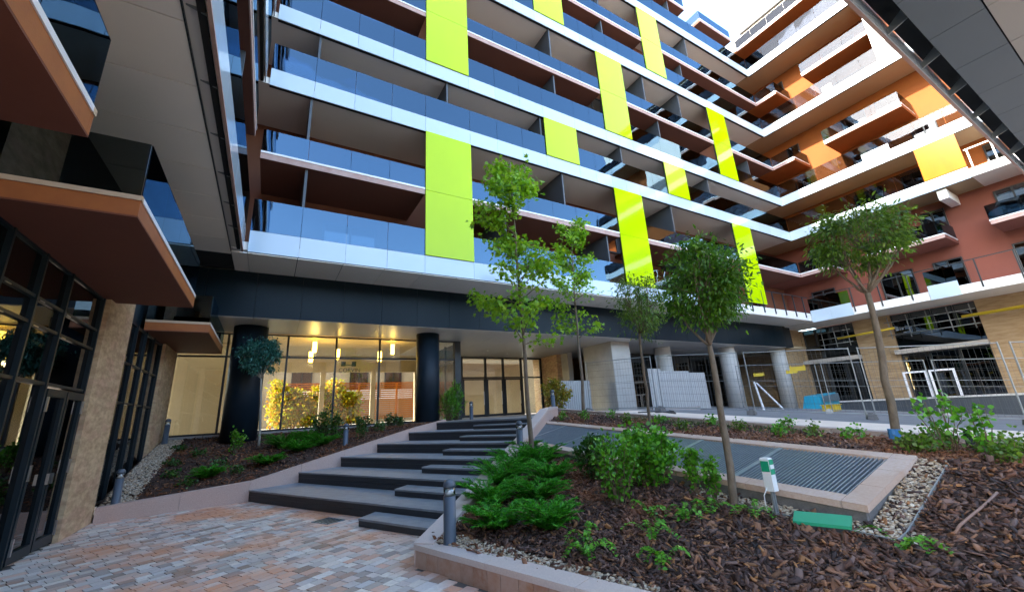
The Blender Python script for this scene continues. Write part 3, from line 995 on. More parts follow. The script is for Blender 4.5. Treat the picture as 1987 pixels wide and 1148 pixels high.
    # columns
    for x, y, r, m in ((-0.76, 17.0, 0.53, 'column_dark'), (5.69, 16.8, 0.48, 'column_dark')):
        mb = MB(); mb.lathe([(r, 0), (r, 3.85)], 36)
        mb.build('round_column', m, B, (x, y, 1.25), smooth=True)
    for x, y in ((26.6, 16.6), (32.6, 16.4), (21.4, 17.6)):
        z = path_z(x, y)
        mb = MB(); mb.lathe([(0.5, -0.2), (0.5, 5.0 - z), (0.51, 5.1 - z)], 36)
        mb.build('round_column', 'concrete_white', B, (x, y, z), smooth=True)
    # raw concrete pillar (rectangular) and wall beside the doors
    wbox('square_pillar', (15.75, 16.25, 1.0), (17.1, 18.6, 5.098), 'concrete', B, 0.02)
    wbox('lobby_wall', (15.7, 21.2, 1.4), (16.4, 24, 5.098), 'stone_tan', B)
    wbox('wood_wall', (16.4, 23.0, 1.4), (21, 23.2, 5.098), 'wood_panel', B)
    wbox('lobby_wall_end', (16.05, 20.5, 1.4), (16.4, 21.19, 5.098), 'concrete', B)

    # shop window: mullions, transoms, single panes
    SF = Face('x', 18.1, -1)
    ms = [-2.95, -1.48, 0.46, 2.22, 3.97, 5.7, 7.6]
    for k, x in enumerate(ms):
        SF.box('mullion', x - 0.035, x + 0.035, -0.08, 0.04, 1.5, 5.09, 'frame_dark', B)
    for a, b in zip(ms[:-1], ms[1:]):
        for z in (1.5, 4.18, 5.03):
            SF.box('transom', a + 0.036, b - 0.036, -0.07, 0.03, z, z + 0.06, 'frame_dark', B)
        SF.box('pane', a + 0.03, b - 0.03, -0.03, -0.015, 1.56, 4.18, 'shop_glass', B)
        SF.box('pane', a + 0.03, b - 0.03, -0.03, -0.015, 4.24, 5.03, 'shop_glass', B)
    wbox('window_plinth', (-3.0, 18.0, 1.2), (7.7, 18.2, 1.5), 'concrete_white', B)
    wbox('corner_post', (7.42, 18.0, 1.5), (7.72, 18.25, 5.095), 'frame_dark', B)
    # shop side wall (glazed) and entrance at the back of the porch
    SD = Face('y', 7.6, 1)
    for y in (19.7, 21.3, 22.9):
        SD.box('mullion', y - 0.035, y + 0.035, -0.05, 0.05, 1.5, 5.09, 'frame_dark', B)
    for a, b in ((18.25, 19.66), (19.74, 21.26), (21.34, 22.86)):
        SD.box('pane', a, b, -0.01, 0.01, 1.55, 5.03, 'shop_glass', B)
        SD.box('transom', a, b, -0.03, 0.03, 4.18, 4.24, 'frame_dark', B)
    EF = Face('x', 23.0, -1)
    em = [7.7, 9.9, 11.5, 12.75, 14.1, 15.65]
    for x in em:
        EF.box('mullion', x - 0.06, x + 0.06, -0.08, 0.05, 1.5, 5.09, 'frame_dark', B)
    for k, (a, b) in enumerate(zip(em[:-1], em[1:])):
        for z in (3.78, 5.0):
            EF.box('transom', a + 0.061, b - 0.061, -0.07, 0.04, z, z + 0.09, 'frame_dark', B)
        EF.box('pane', a + 0.05, b - 0.05, -0.03, -0.015, 3.87, 5.0, 'shop_glass', B)
        if k in (1, 2, 3):
            dr = MB(); P = EF.pt
            dr.box(P(a + 0.07, 0, 1.52), P(a + 0.15, 0.045, 3.76)); dr.box(P(b - 0.15, 0, 1.52), P(b - 0.07, 0.045, 3.76))
            dr.box(P(a + 0.15, 0, 1.52), P(b - 0.15, 0.045, 1.66)); dr.box(P(a + 0.15, 0, 3.68), P(b - 0.15, 0.045, 3.76))
            d = dr.build_world('door', 'frame_dark', B)
            EF.box('pane', a + 0.14, b - 0.14, 0.015, 0.03, 1.65, 3.7, 'shop_glass', d)
            EF.box('handle', b - 0.2, b - 0.17, 0.06, 0.09, 2.2, 3.0, 'steel', d)
        else:
            EF.box('pane', a + 0.05, b - 0.05, -0.03, -0.015, 1.55, 3.78, 'shop_glass', B)
    for (x, y) in ((10.4, 20.5), (12.2, 21.4), (18.3, 20.4), (18.4, 21.8)):
        mb = MB(); mb.lathe([(0.07, 0), (0.07, 0.02)], 14)
        mb.build('downlight', 'white_metal', B, (x, y, 5.075))
    # inside: floor, partial back wall, glazed rear
    wbox('shop_floor', (-3.3, 18.2, 1.44), (16, 24.4, ZU + 0.012), 'interior_floor', B)
    wbox('inner_wall', (-3.3, 20.6, 1.5), (-0.6, 20.8, 5.1), 'interior_wall', B)
    wbox('rear_lintel', (-0.6, 24.1, 4.3), (7.6, 24.35, 5.1), 'interior_wall', B)
    for x in (-0.6, 2.4, 5.0, 7.5):
        wbox('rear_post', (x - 0.12, 24.1, 1.5), (x + 0.12, 24.3, 4.3), 'interior_wall', B)
    wbox('hall_wall', (8.0, 26.2, 1.5), (16, 26.4, 5.1), 'interior_wall', B)
    # right hand shops behind the columns
    RF = Face('x', 20.0, -1)
    rx = [17.6, 19.2, 20.6, 22.2, 23.8, 25.4, 27.2, 29, 31, 33]
    for a, b in zip(rx[:-1], rx[1:]):
        RF.box('mullion', a - 0.05, a + 0.05, -0.06, 0.06, 0.6, 5.09, 'frame_dark', B)
        RF.box('transom', a + 0.051, b - 0.051, -0.05, 0.05, 3.55, 3.65, 'frame_dark', B)
        RF.box('transom', a + 0.051, b - 0.051, -0.05, 0.05, 5.0, 5.085, 'frame_dark', B)
        RF.box('pane', a + 0.045, b - 0.045, -0.01, 0.01, 0.7, 3.55, 'curtain_glass', B)
        RF.box('pane', a + 0.045, b - 0.045, -0.01, 0.01, 3.65, 5.0, 'curtain_glass', B)
    wbox('shop_back', (17.6, 23.5, 0.5), (36, 23.7, 5.1), 'interior_wall', B)

    # writing inside the shop window
    sg = thing('shop_sign', 'small dark lettering with two square marks hanging inside the shop window', 'sign', (3.0, 18.4, 3.85))
    cu = bpy.data.curves.new('lettering', 'FONT')
    cu.body = 'CORVIN'; cu.size = 0.23; cu.align_x = 'CENTER'; cu.extrude = 0.006
    tmp = bpy.data.objects.new('tmp', cu); COL.objects.link(tmp)
    dg = bpy.context.evaluated_depsgraph_get()
    me = bpy.data.meshes.new_from_object(tmp.evaluated_get(dg))
    bpy.data.objects.remove(tmp)
    me.materials.clear(); me.materials.append(M['frame_dark'])
    obj('lettering', me, sg, (2.83, 18.4, 3.68), (R(90), 0, 0))
    for dx in (-0.32, 0.1):
        wbox('square_mark', (2.8 + dx, 18.39, 3.92), (2.98 + dx, 18.41, 4.12), 'frame_dark', sg)
    wbox('bar_mark', (2.66, 18.39, 3.95), (2.9, 18.41, 3.98), 'frame_dark', sg)
    return B
build_main()

def build_right():
    B = thing('apartment_wing', 'sunlit apartment wing with terracotta walls, brown balconies and stone ground floor', 'building', (38, 4, 0))
    F = Face('y', XR, -1)
    Y0, Y1 = -6.0, YF
    for i in (2, 3, 5, 7):
        lo = 4.2 if i == 2 else Y0
        slab = white_band(F, B, lo, Y1, LV[i], [5.95, 4.2] if i == 2 else [8.3, 6.9], slab_m='bounce_tan_soffit', gm='rail_glass_pale', ext1=2.43)
        if i in (3, 5):   # taller opaque part of the parapet
            F.box('spandrel_panel', 6.9 if i == 3 else 8.6, 8.3 if i == 3 else 9.2, 0.003, 0.02, LV[i] + 0.3, LV[i] + 1.12, 'white_panel', slab)
    # second level terrace beyond the sunlit lime panel
    sl = F.box('floor_slab', Y0, 4.19, -DEPTH, -0.02, LV[2] + 0.05, LV[2] + 0.35, 'soffit_paint', B)
    F.box('slab_edge', Y0, 4.19, -0.02, 0.02, LV[2] + 0.02, LV[2] + 0.5, 'white_paint', sl)
    for u in (4.0, 3.1, 2.2, 1.3):
        F.box('rail_post', u - 0.03, u + 0.03, 0.02, 0.07, LV[2] + 0.2, LV[2] + 1.6, 'white_metal', sl)
    F.box('handrail', Y0, 4.1, 0.02, 0.07, LV[2] + 1.6, LV[2] + 1.66, 'white_metal', sl)
    lime(F, B, 4.2, 5.95, LV[2] + 0.69, LV[3] - 0.005, 'sunlit_lime_glass')
    # downpipe box under the second band
    wbox('pipe_box', (32.5, 5.3, 12.1), (34.6, 5.7, 12.65), 'white_metal', B)
    # first floor: slab with posts and a few glass sections
    sl = F.box('floor_slab', Y0, Y1 + 2.44, -DEPTH - 0.75, -0.07, LV[0] - 0.1, LV[0] + 0.32, 'soffit_paint', B)
    F.box('slab_edge', Y0, Y1, -0.07, 0.0, LV[0] - 0.12, LV[0] + 0.36, 'white_paint', sl)
    u = 1.0
    while u < 13.2:
        F.box('rail_post', u - 0.03, u + 0.03, 0.0, 0.06, LV[0] + 0.05, LV[0] + 1.6, 'frame_dark', sl)
        u += 1.42
    F.box('handrail', 0, 13.3, 0.0, 0.05, LV[0] + 1.6, LV[0] + 1.65, 'frame_dark', sl)
    for a, b in ((11.05, 13.45), (6.1, 7.35)):
        for p, q in splits(a, b, (), 1.25):
            F.box('spandrel_panel', p + .005, q - .005, 0.065, 0.09, LV[0] - 0.15, LV[0] + 0.66, 'white_panel', sl)
            F.box('glass_panel', p + .005, q - .005, 0.065, 0.085, LV[0] + 0.67, LV[0] + 1.5, 'rail_glass_dark', sl)
    # brown balconies
    brown_band(F, B, 11.6, 13.47, LV[1], ret=(11.6,), soffit='rose_render', ext1=2.46)
    brown_band(F, B, 5.96, 9.6, LV[1], ret=(5.96, 9.6), soffit='rose_render')
    brown_band(F, B, -2, 4.19, LV[1], ret=(4.19,), soffit='rose_render')
    for i in (4, 6):
        brown_band(F, B, 11.95, 13.47, LV[i], ret=(11.95,), soffit='terracotta_render', gm='rail_glass_pale', ext1=2.46)
    brown_band(F, B, 5.75, 9.97, LV[4], ret=(5.75, 9.97), soffit='terracotta_render', gm='rail_glass_pale')
    brown_band(F, B, 6.06, 10.08, LV[6], ret=(10.08,), soffit='terracotta_render', gm='rail_glass_pale')
    brown_band(F, B, -2, 13.9, LV[8], soffit='terracotta_render', gm='rail_glass_pale', ext1=2.0)
    F.box('end_wall', 2.0, 6.05, -0.6, -0.01, LV[5] + 0.7, LV[7] - 0.005, 'white_paint', B)
    # walls
    def wins(i):
        return {0: [(12.6, 14.1), (8.3, 10.0), (6.05, 7.35), (2.2, 4.1)], 1: [(12.6, 13.6), (6.05, 7.2), (2.6, 4.0)],
                2: [(8.4, 10.0), (6.4, 7.4), (2.3, 3.7)], 3: [(8.0, 9.4), (5.0, 6.2), (12.2, 13.2)], 4: [(8.0, 9.4), (6.2, 7.4), (12.3, 13.2)],
                5: [(7.2, 9.2), (12.2, 13.2)], 6: [(7.2, 9.2), (12.2, 13.2)], 7: [(5, 7), (9.5, 11.5)], 8: []}[i]
    for i, zb in enumerate(LV):
        z0 = zb + 0.32
        z1 = LV[i + 1] if i + 1 < len(LV) else 34.0
        m = 'rose_render' if i < 2 else 'terracotta_render'
        if i == 8:
            m = 'white_paint'
        F.box('storey_wall', Y0, Y1 + 2.447, -DEPTH - 0.25, -DEPTH, z0 - 0.3, z1 + 0.02, m, B)
        for a, b in wins(i):
            window(F, B, a, b, z0 + 0.02, z0 + 2.1, -DEPTH + 0.004)
    for u in (11.0, 8.8, 6.6):
        window(F, B, u - 0.7, u + 0.7, 31.7, 33.3, -DEPTH + 0.004)
    F.box('roof_rim', Y0, 14.3, -DEPTH - 0.3, -DEPTH + 0.25, 34.02, 34.12, 'frame_dark', B)
    mb = MB(); mb.lathe([(0.02, 0), (0.32, 0.22), (0.42, 0.5)], 14)
    mb.build('roof_vent', 'white_metal', B, (34.8, 13.3, 34.15))
    wbox('wing_body', (XR + DEPTH + 0.26, Y0, 6.9), (46, Y1 + 2.4, 34.0), 'terracotta_render', B)

    # stone ground floor with glazed bays
    XS = 35.5
    P = Face('y', XS, -1)
    z_top = LV[0] - 0.11
    for a, b in ((15.85, 24.0), (10.4, 12.45), (-6, 6.38)):
        P.box('stone_pier', a, b, -0.5, 0.0, -0.2, z_top, 'stone_wall', B)
        zz = -0.2
    for a, b in ((12.45, 15.85), (6.38, 10.4)):
        # upper windows
        n = 4
        for k in range(n):
            u0 = a + (b - a) * k / n; u1 = a + (b - a) * (k + 1) / n
            window(P, B, u0 + 0.01, u1 - 0.01, 5.2, z_top - 0.02, -0.35, 0, 'podium_glass')
        P.box('spandrel_glass', a + 0.01, b - 0.01, -0.2, -0.16, 4.3, 5.18, 'podium_glass', B)
        P.box('spandrel_backing', a + 0.01, b - 0.01, -0.4, -0.22, 4.2, 5.18, 'interior_dark', B)
        P.box('concrete_ledge', a - 0.05, b + 0.1, -0.3, 0.45, 3.95, 4.22, 'concrete', B)
        n = 3
        for k in range(n):
            u0 = a + (b - a) * k / n; u1 = a + (b - a) * (k + 1) / n
            window(P, B, u0 + 0.01, u1 - 0.01, 0.3, 3.93, -0.3, 0, 'podium_glass')
    wbox('shop_back', (38, -6, 0), (38.2, 18, 6.5), 'interior_dark', B)
    wbox('shop_fill', (35.7, -6, -0.2), (38, 18, 0.25), 'interior_dark', B)
    wbox('stone_pier', (33.0, 15.95, -0.2), (35.49, 16.3, 6.69), 'stone_wall', B)
    P.box('low_wall', 5.0, 15.2, 1.6, 1.8, 0.0, 1.12, 'partition_dark', B)
    P.box('low_wall_cap', 4.95, 15.25, 1.55, 1.85, 1.123, 1.22, 'concrete_white', B)
    return B
build_right()

def build_left_wing():
    B = thing('left_wing', 'upper storeys over the glazed shop, seen along their white and blue glass bands', 'building', (-6, 4, 0))
    F = Face('y', XL - 0.1, 1)
    Y0, Y1 = -2.0, YF - 0.03
    for i in (0, 2, 3, 5, 7):
        white_band(F, B, Y0, Y1, LV[i])
    for i in (1, 4, 6):
        brown_band(F, B, 1.5, 12.4, LV[i])
    for i, zb in enumerate(LV):
        z1 = LV[i + 1] if i + 1 < len(LV) else 33.4
        F.box('storey_wall', Y0, Y1 + 2.5, -DEPTH - 0.25, -DEPTH, zb + 0.02, z1 + 0.02, 'brown_render', B)
        for u in (2.0, 6.0, 10.0):
            window(F, B, u, u + 2.0, zb + 0.34, zb + 2.4, -DEPTH + 0.004)
    for i in (0, 1, 2, 3, 4, 5, 6):
        for u in (4.8, 9.2):
            F.box('partition', u - .04, u + .04, -DEPTH + .01, -.12, LV[i] + .33, LV[i + 1] - .02, 'partition_dark', B)
    wbox('wing_body', (-14, Y0, 6.95), (XL - 0.1 - DEPTH - 0.26, 24.4, 33.4), 'brown_render', B)
    # soffit panels over the shop front
    ys = [-5.5 + 1.2 * k - 0.27 for k in range(17)]
    ys = [y + 0.36 for y in ys if y > -3]
    for a, b in zip(ys[:-1], ys[1:]):
        b = min(b, 15.34)
        if b - a < 0.2: continue
        wbox('soffit_panel', (-3.6, a + 0.011, ZS), (-1.36, b - 0.011, ZS + 0.03), 'soffit_panel', B)
    wbox('soffit_backing', (-3.6, -2, ZS + 0.035), (-1.36, 15.36, ZS + 0.06), 'gap_dark', B)
    wbox('soffit_trim', (-1.357, -2, ZS - 0.008), (-1.342, YF + 0.04, ZS + 0.05), 'frame_steel', B)
    wbox('soffit_corner', (-1.34, YF + 0.05, ZS), (-0.96, 15.33, ZS + 0.03), 'soffit_panel', B)
    y = -1.5
    while y < 13.2:
        mb = MB()
        mb.hexa([(-1.33, y, ZS + 0.1), (-1.07, y, ZS + 0.02), (-1.07, y + 0.02, ZS + 0.02), (-1.33, y + 0.02, ZS + 0.1)],
                [(-1.33, y, ZS + 0.3), (-1.07, y, ZS + 0.12), (-1.07, y + 0.02, ZS + 0.12), (-1.33, y + 0.02, ZS + 0.3)])
        mb.build_world('bracket', 'galvanised', B)
        y += 1.34
    wbox('gap_back', (-1.34, -2, ZS + 0.32), (-1.06, 13.48, ZS + 0.34), 'gap_dark', B)
    wbox('edge_angle', (-1.09, -2, ZS - 0.012), (-1.04, 13.46, ZS + 0.03), 'slab_edge', B)
build_left_wing()

def build_bridge():
    B = thing('overhang_block', 'grey panelled overhang block crossing above the passage', 'building', (14, -3, 6.6))
    xs = [-1.33 + 1.2 * k + 0.9 for k in range(29)]
    xs[0] = -1.33
    rows = ((0.34, 0.92), (-0.85, 0.33), (-2.05, -0.86))
    for a, b in zip(xs[:-1], xs[1:]):
        for k, (p, q) in enumerate(rows):
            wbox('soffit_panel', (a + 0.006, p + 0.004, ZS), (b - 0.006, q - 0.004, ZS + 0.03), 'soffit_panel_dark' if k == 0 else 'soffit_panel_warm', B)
    wbox('soffit_backing', (-1.33, -2.05, ZS + 0.035), (33, 0.93, ZS + 0.06), 'gap_dark', B)
    wbox('bridge_body', (-1.33, -2.05, ZS + 0.07), (33, 0.9, 7.6), 'soffit_paint', B)
    wbox('skirt', (-1.0, 1.18, ZS), (32.3, 1.22, 7.4), 'white_panel', B)
    wbox('edge_angle', (-1.0, 1.19, ZS - 0.012), (32.3, 1.23, ZS - 0.002), 'slab_edge', B)
    wbox('gap_back', (-1.0, 0.95, ZS + 0.32), (32.3, 1.17, ZS + 0.34), 'gap_dark', B)
    x = 0.6
    while x < 32:
        mb = MB()
        mb.hexa([(x, 0.93, ZS + 0.1), (x + .02, 0.93, ZS + 0.1), (x + .02, 1.17, ZS + 0.02), (x, 1.17, ZS + 0.02)],
                [(x, 0.93, ZS + 0.3), (x + .02, 0.93, ZS + 0.3), (x + .02, 1.17, ZS + 0.12), (x, 1.17, ZS + 0.12)])
        mb.build_world('bracket', 'galvanised', B)
        x += 1.34
build_bridge()

def build_shop():
    B = thing('glazed_shop', 'dark glazed shop front with stone pillars and orange-brown balconies under the soffit', 'building', (-4, 8, 0))
    F = Face('y', -3.0, 1)
    # stone pillars
    for a, b, z0 in ((10.66, 12.27, -0.05), (16.0, 17.95, 0.8)):
        wbox('stone_pillar', (-3.3, a, z0), (-2.88, b, 4.6), 'stone_tan', B, 0.01)
    wbox('stone_upper', (-3.3, 10.66, 4.602), (-2.95, 12.27, ZS - 0.002), 'stone_tan', B)
    wbox('stone_upper', (-3.3, 4.75, 4.3), (-2.95, 6.1, ZS - 0.002), 'stone_tan', B)
    # curtain wall
    ms = [1.45, 2.4, 3.35, 4.3, 5.25, 6.2, 7.15, 8.1, 9.05, 10.62]
    zt = [0.05, 2.5, 3.27, 3.63, 4.26]
    for y in ms:
        F.box('mullion', y - 0.022, y + 0.022, -0.1, 0.05, 0.0, 4.27, 'frame_steel', B)
    for a, b in zip(ms[:-1], ms[1:]):
        for k, z in enumerate(zt):
            if b == 10.62 and k == 0:
                continue
            F.box('transom', a + 0.023, b - 0.023, -0.08, 0.03, z - 0.022, z + 0.022, 'frame_steel', B)
        for z0, z1 in zip(zt[:-1], zt[1:]):
            if b == 10.62 and z0 == 0.05:
                continue
            F.box('pane', a + 0.03, b - 0.03, -0.03, -0.012, z0 + 0.035, z1 - 0.035, 'curtain_glass', B)
        for z in (3.27, 3.63):
            for yy in (a + 0.06,):
                F.box('clamp', yy, yy + 0.14, 0.052, 0.062, z - 0.05, z - 0.035, 'steel', B)
    # double door
    for a, b, hs in ((9.1, 9.82, 0), (9.86, 10.58, 1)):
        dr = MB(); P = F.pt; t = 0.07
        dr.box(P(a, -0.04, 0.03), P(a + t, 0.06, 2.44)); dr.box(P(b - t, -0.04, 0.03), P(b, 0.06, 2.44))
        dr.box(P(a + t, -0.04, 0.03), P(b - t, 0.06, 0.17)); dr.box(P(a + t, -0.04, 2.32), P(b - t, 0.06, 2.44))
        d = dr.build_world('door', 'frame_steel', B)
        F.box('pane', a + t - 0.01, b - t + 0.01, 0.0, 0.015, 0.16, 2.33, 'curtain_glass', d)
        hy = a + 0.02 if hs == 0 else b - 0.02
        for z in (0.25, 1.22, 2.2):
            F.box('hinge', hy - 0.018, hy + 0.018, 0.062, 0.085, z - 0.11, z + 0.11, 'steel', d)
        ky = b - 0.05 if hs == 0 else a + 0.05
        F.box('handle', ky - 0.012, ky + 0.012, 0.062, 0.1, 1.0, 1.16, 'steel', d)
    # second glazed bay behind the first pillar
    ms = [12.3, 13.2, 14.1, 15.0, 15.97]
    for y in ms:
        F.box('mullion', y - 0.022, y + 0.022, -0.1, 0.05, 0.2, 4.27, 'frame_steel', B)
    for a, b in zip(ms[:-1], ms[1:]):
        for z in (0.3, 2.4, 3.3, 4.24):
            F.box('transom', a + 0.023, b - 0.023, -0.08, 0.03, z - 0.02, z + 0.02, 'frame_steel', B)
        for z0, z1 in ((0.3, 2.4), (2.4, 3.3), (3.3, 4.24)):
            F.box('pane', a + 0.03, b - 0.03, -0.03, -0.012, z0 + 0.03, z1 - 0.03, 'curtain_glass', B)
    # upper dark wall between soffit and balconies, room behind the glass
    wbox('upper_wall', (-3.5, -2, 4.28), (-3.1, 18.2, ZS - 0.003), 'beam_cladding', B)
    wbox('room_back', (-6.6, -2, 0), (-6.4, 18.2, 4.3), 'interior_dark', B)
    wbox('room_floor', (-6.4, -2, -0.02), (-3.12, 18.2, 0.02), 'interior_floor', B)
    wbox('room_ceiling', (-6.4, -2, 4.29), (-3.52, 18.2, 4.4), 'interior_dark', B)
    wbox('room_lintel', (-5.6, 7.6, 3.2), (-5.4, 12.5, 3.45), 'white_paint', B)
    # balconies
    for a, b in ((0.2, 4.55), (6.25, 10.95), (13.85, 17.9)):
        xo = -1.62
        s = wbox('balcony', (-3.02, a, 4.27), (xo, b, 4.29), 'orange_soffit', B)
        wbox('balcony_edge', (-3.0, a, 4.292), (xo, a + 0.05, 4.5), 'orange_edge', s)
        wbox('balcony_edge', (-3.0, b - 0.05, 4.292), (xo, b, 4.5), 'orange_edge', s)
        wbox('balcony_edge', (xo - 0.05, a + 0.052, 4.292), (xo, b - 0.052, 4.5), 'orange_edge', s)
        wbox('balcony_floor', (-3.0, a + 0.06, 4.35), (xo - 0.06, b - 0.06, 4.49), 'concrete', s)
        wbox('rim', (-3.0, a - 0.012, 4.502), (xo + 0.012, a + 0.06, 4.565), 'beige_strip', s)
        wbox('rim', (-3.0, b - 0.06, 4.502), (xo + 0.012, b + 0.012, 4.565), 'beige_strip', s)
        wbox('rim', (xo - 0.06, a + 0.062, 4.502), (xo + 0.012, b - 0.062, 4.565), 'white_metal', s)
        for yy in (a + 0.02, b - 0.035):
            wbox('glass_panel', (-3.0, yy, 4.567), (xo - 0.02, yy + 0.015, 5.33), 'rail_glass_dark', s)
        n = 4
        for k in range(n):
            p = a + 0.04 + (b - a - 0.08) * k / n; q = a + 0.04 + (b - a - 0.08) * (k + 1) / n
            wbox('glass_panel', (xo - 0.018, p + 0.004, 4.567), (xo - 0.004, q - 0.004, 5.33), 'rail_glass', s)
build_shop()

# ------------------------------------------------------------------ vent grille in the bed
def gz_front(y): return 0.442 + 0.058 * y
def gz_back(y): return 0.756 + 0.061 * y
def gz(x, y):
    t = (x - 5.4) / 1.65
    return gz_front(y) * (1 - t) + gz_back(y) * t
def build_grille():
    G = thing('vent_grille', 'long sloping steel vent grille framed in pinkish stone in the bark bed', 'grille', (6.2, 6, 0.8))
    def stone(c, h=0.055):
        hexa('frame_stone', [(x, y, gz(x, y) - h) for x, y in c], [(x, y, gz(x, y) + 0.015) for x, y in c], 'grille_stone', G)
    y = 2.43
    k = 0
    while y < 10.3:
        y1 = min(y + 1.05, 10.35)
        if y1 < 9.15:
            stone([(5.40, y + .003), (5.585, y + .003), (5.585, y1 - .003), (5.40, y1 - .003)])
        stone([(6.88, y + .003), (7.06, y + .003), (7.06, y1 - .003), (6.88, y1 - .003)])
        y = y1
    xs = [5.40, 5.92, 6.45, 6.88, 7.06]
    for a, b in zip(xs[:-1], xs[1:]):
        stone([(a + .003, 2.2), (b - .003, 2.2), (b - .003, 2.425), (a + .003, 2.425)])
    # bearing bars and wider ribs
    y = 2.45
    i = 0
    while y < 10.5:
        xa = max(5.59, wall_x(y) + 0.27)
        if xa > 6.8:
            break
        rib = (i % 28 == 27)
        w = 0.07 if rib else 0.016
        c = [(xa, y), (6.875, y), (6.875, y + w), (xa, y + w)]
        d = 0.004 if rib else -0.004
        hexa('rib' if rib else 'bar', [(p, q, gz(p, q) - 0.035) for p, q in c], [(p, q, gz(p, q) + d) for p, q in c], 'grille_steel', G)
        y += 0.07 + 0.03 if rib else 0.046
        i += 1
    # pit walls and floor under the bars
    mb = MB()
    def wallq(x0, y0, x1, y1):
        p = [(x0, y0), (x1, y1)]
        e = (0.05, 0) if x0 == x1 else (0, 0.05)
        q = [(x0, y0), (x1, y1), (x1 + e[0], y1 + e[1]), (x0 + e[0], y0 + e[1])]
        mb.hexa([(a, b, -0.3) for a, b in q], [(a, b, gz(a, b) - 0.057) for a, b in q])
    wallq(5.43, 2.24, 5.43, 9.0); wallq(6.98, 2.24, 6.98, 10.3); wallq(5.49, 2.24, 6.97, 2.24)
    mb.build_world('pit_wall', 'concrete_dark', G)
    mb = MB(); mb.box((5.44, 2.25, -0.28), (7.0, 10.3, -0.25)); mb.build_world('pit_floor', 'gap_dark', G)
    # thin steel edging round the gravel
    e = MB()
    pts = [(5.12, 3.6), (5.12, 1.92), (7.2, 1.92)]
    for (x0, y0), (x1, y1) in zip(pts[:-1], pts[1:]):
        n = 8
        for k in range(n):
            a = (x0 + (x1 - x0) * k / n, y0 + (y1 - y0) * k / n); b = (x0 + (x1 - x0) * (k + 1) / n, y0 + (y1 - y0) * (k + 1) / n)
            dx, dy = (0.012, 0) if x0 == x1 else (0, 0.012)
            q = [a, b, (b[0] + dx, b[1] + dy), (a[0] + dx, a[1] + dy)]
            e.hexa([(p, s, bed_z(p, s) - 0.05) for p, s in q], [(p, s, bed_z(p, s) + 0.035) for p, s in q])
    tag(e.build_world('gravel_edging', 'galvanised'), 'thin steel edging strip between pebbles and bark by the grille', 'edging')
build_grille()

# ------------------------------------------------------------------ bollard lamps
def bollard(loc, label):
    B = thing('bollard_lamp', label, 'bollard', loc, 'bollard lamps along the stairs and beds')
    if 'bol' not in CACHE:
        a = MB(); a.lathe([(0.085, -0.12), (0.085, 0.0), (0.075, 0.005), (0.075, 0.52)], 24)
        b = MB(); b.lathe([(0.072, 0.52), (0.072, 0.615)], 24)
        c = MB(); c.lathe([(0.07, 0.521), (0.012, 0.60)], 20)
        d = MB(); d.lathe([(0.077, 0.615), (0.077, 0.645), (0.068, 0.675), (0.046, 0.70), (0.0, 0.712)], 24)
        CACHE['bol'] = [mesh('post', a.v, a.f, 'bollard_paint', True), mesh('lens', b.v, b.f, 'lens_glass', True), mesh('reflector', c.v, c.f, 'white_metal', True), mesh('cap', d.v, d.f, 'bollard_paint', True)]
    for nm, me in zip(('post', 'lens', 'reflector', 'cap'), CACHE['bol']):
        obj(nm, me, B, (0, 0, 0), None, False)
bollard((2.03, 5.17, 0.235), 'grey bollard lamp at the bottom corner of the juniper bed')
bollard((4.86, 8.15, 0.80), 'grey bollard lamp halfway up the wall beside the juniper bed')
bollard((8.55, 11.95, 1.66), 'grey bollard lamp at the top end of the stair wall by the yellow shrub')
bollard((2.15, 14.05, 0.93), 'grey bollard lamp standing in the bark bed before the shop window')
bollard((7.1, 15.6, 1.5), 'grey bollard lamp on the terrace in front of the entrance doors')
bollard((-2.62, 12.5, 0.27), 'grey bollard lamp at the foot of the white pebble strip')
bollard((-2.72, 17.3, 1.38), 'grey bollard lamp by the far stone pillar at the top of the pebble strip')

# ------------------------------------------------------------------ plants
T_LEAF = np.array([(0, 0), (0.42, 0.35), (0.36, 0.7), (0, 1.0), (-0.36, 0.7), (-0.42, 0.35)]) 
T_LONG = np.array([(0, 0), (0.17, 0.35), (0.14, 0.7), (0, 1.0), (-0.14, 0.7), (-0.17, 0.35)])
T_MAPLE = np.array([(0, 0), (0.5, 0.12), (0.3, 0.38), (0.52, 0.68), (0.16, 0.62), (0, 1.0), (-0.16, 0.62), (-0.52, 0.68), (-0.3, 0.38), (-0.5, 0.12)])
T_NEEDLE = np.array([(0, 0), (0.09, 0.3), (0, 1.0), (-0.09, 0.3)])
def leaf_arrays(P, D, size, tpl, up=0.6, rng=RNG):
    """one flat leaf per point P, pointing along D; the blade faces roughly up"""
    n = len(P)
    D = D / (np.linalg.norm(D, axis=1, keepdims=True) + 1e-9)
    U = rng.normal(0, 1, (n, 3)); U[:, 2] += up * 3
    S = np.cross(D, U); S /= (np.linalg.norm(S, axis=1, keepdims=True) + 1e-9)
    Nn = np.cross(S, D)
    k = len(tpl)
    sz = size[:, None, None]
    fold = np.abs(tpl[:, 0]) * 0.35 - tpl[:, 1] ** 2 * 0.18
    V = P[:, None, :] + sz * (S[:, None, :] * tpl[None, :, 0:1] + D[:, None, :] * tpl[None, :, 1:2] + Nn[:, None, :] * fold[None, :, None])
    F = np.arange(n * k).reshape(n, k)
    return V.reshape(-1, 3), F

def spread(center, radii, n, rng, shell=0.35):
    """random points in an ellipsoid, thinner in the middle"""
    d = rng.normal(0, 1, (n, 3)); d /= np.linalg.norm(d, axis=1, keepdims=True)
    r = shell + (1 - shell) * rng.random(n) ** 0.6
    return np.array(center) + d * r[:, None] * np.array(radii), d

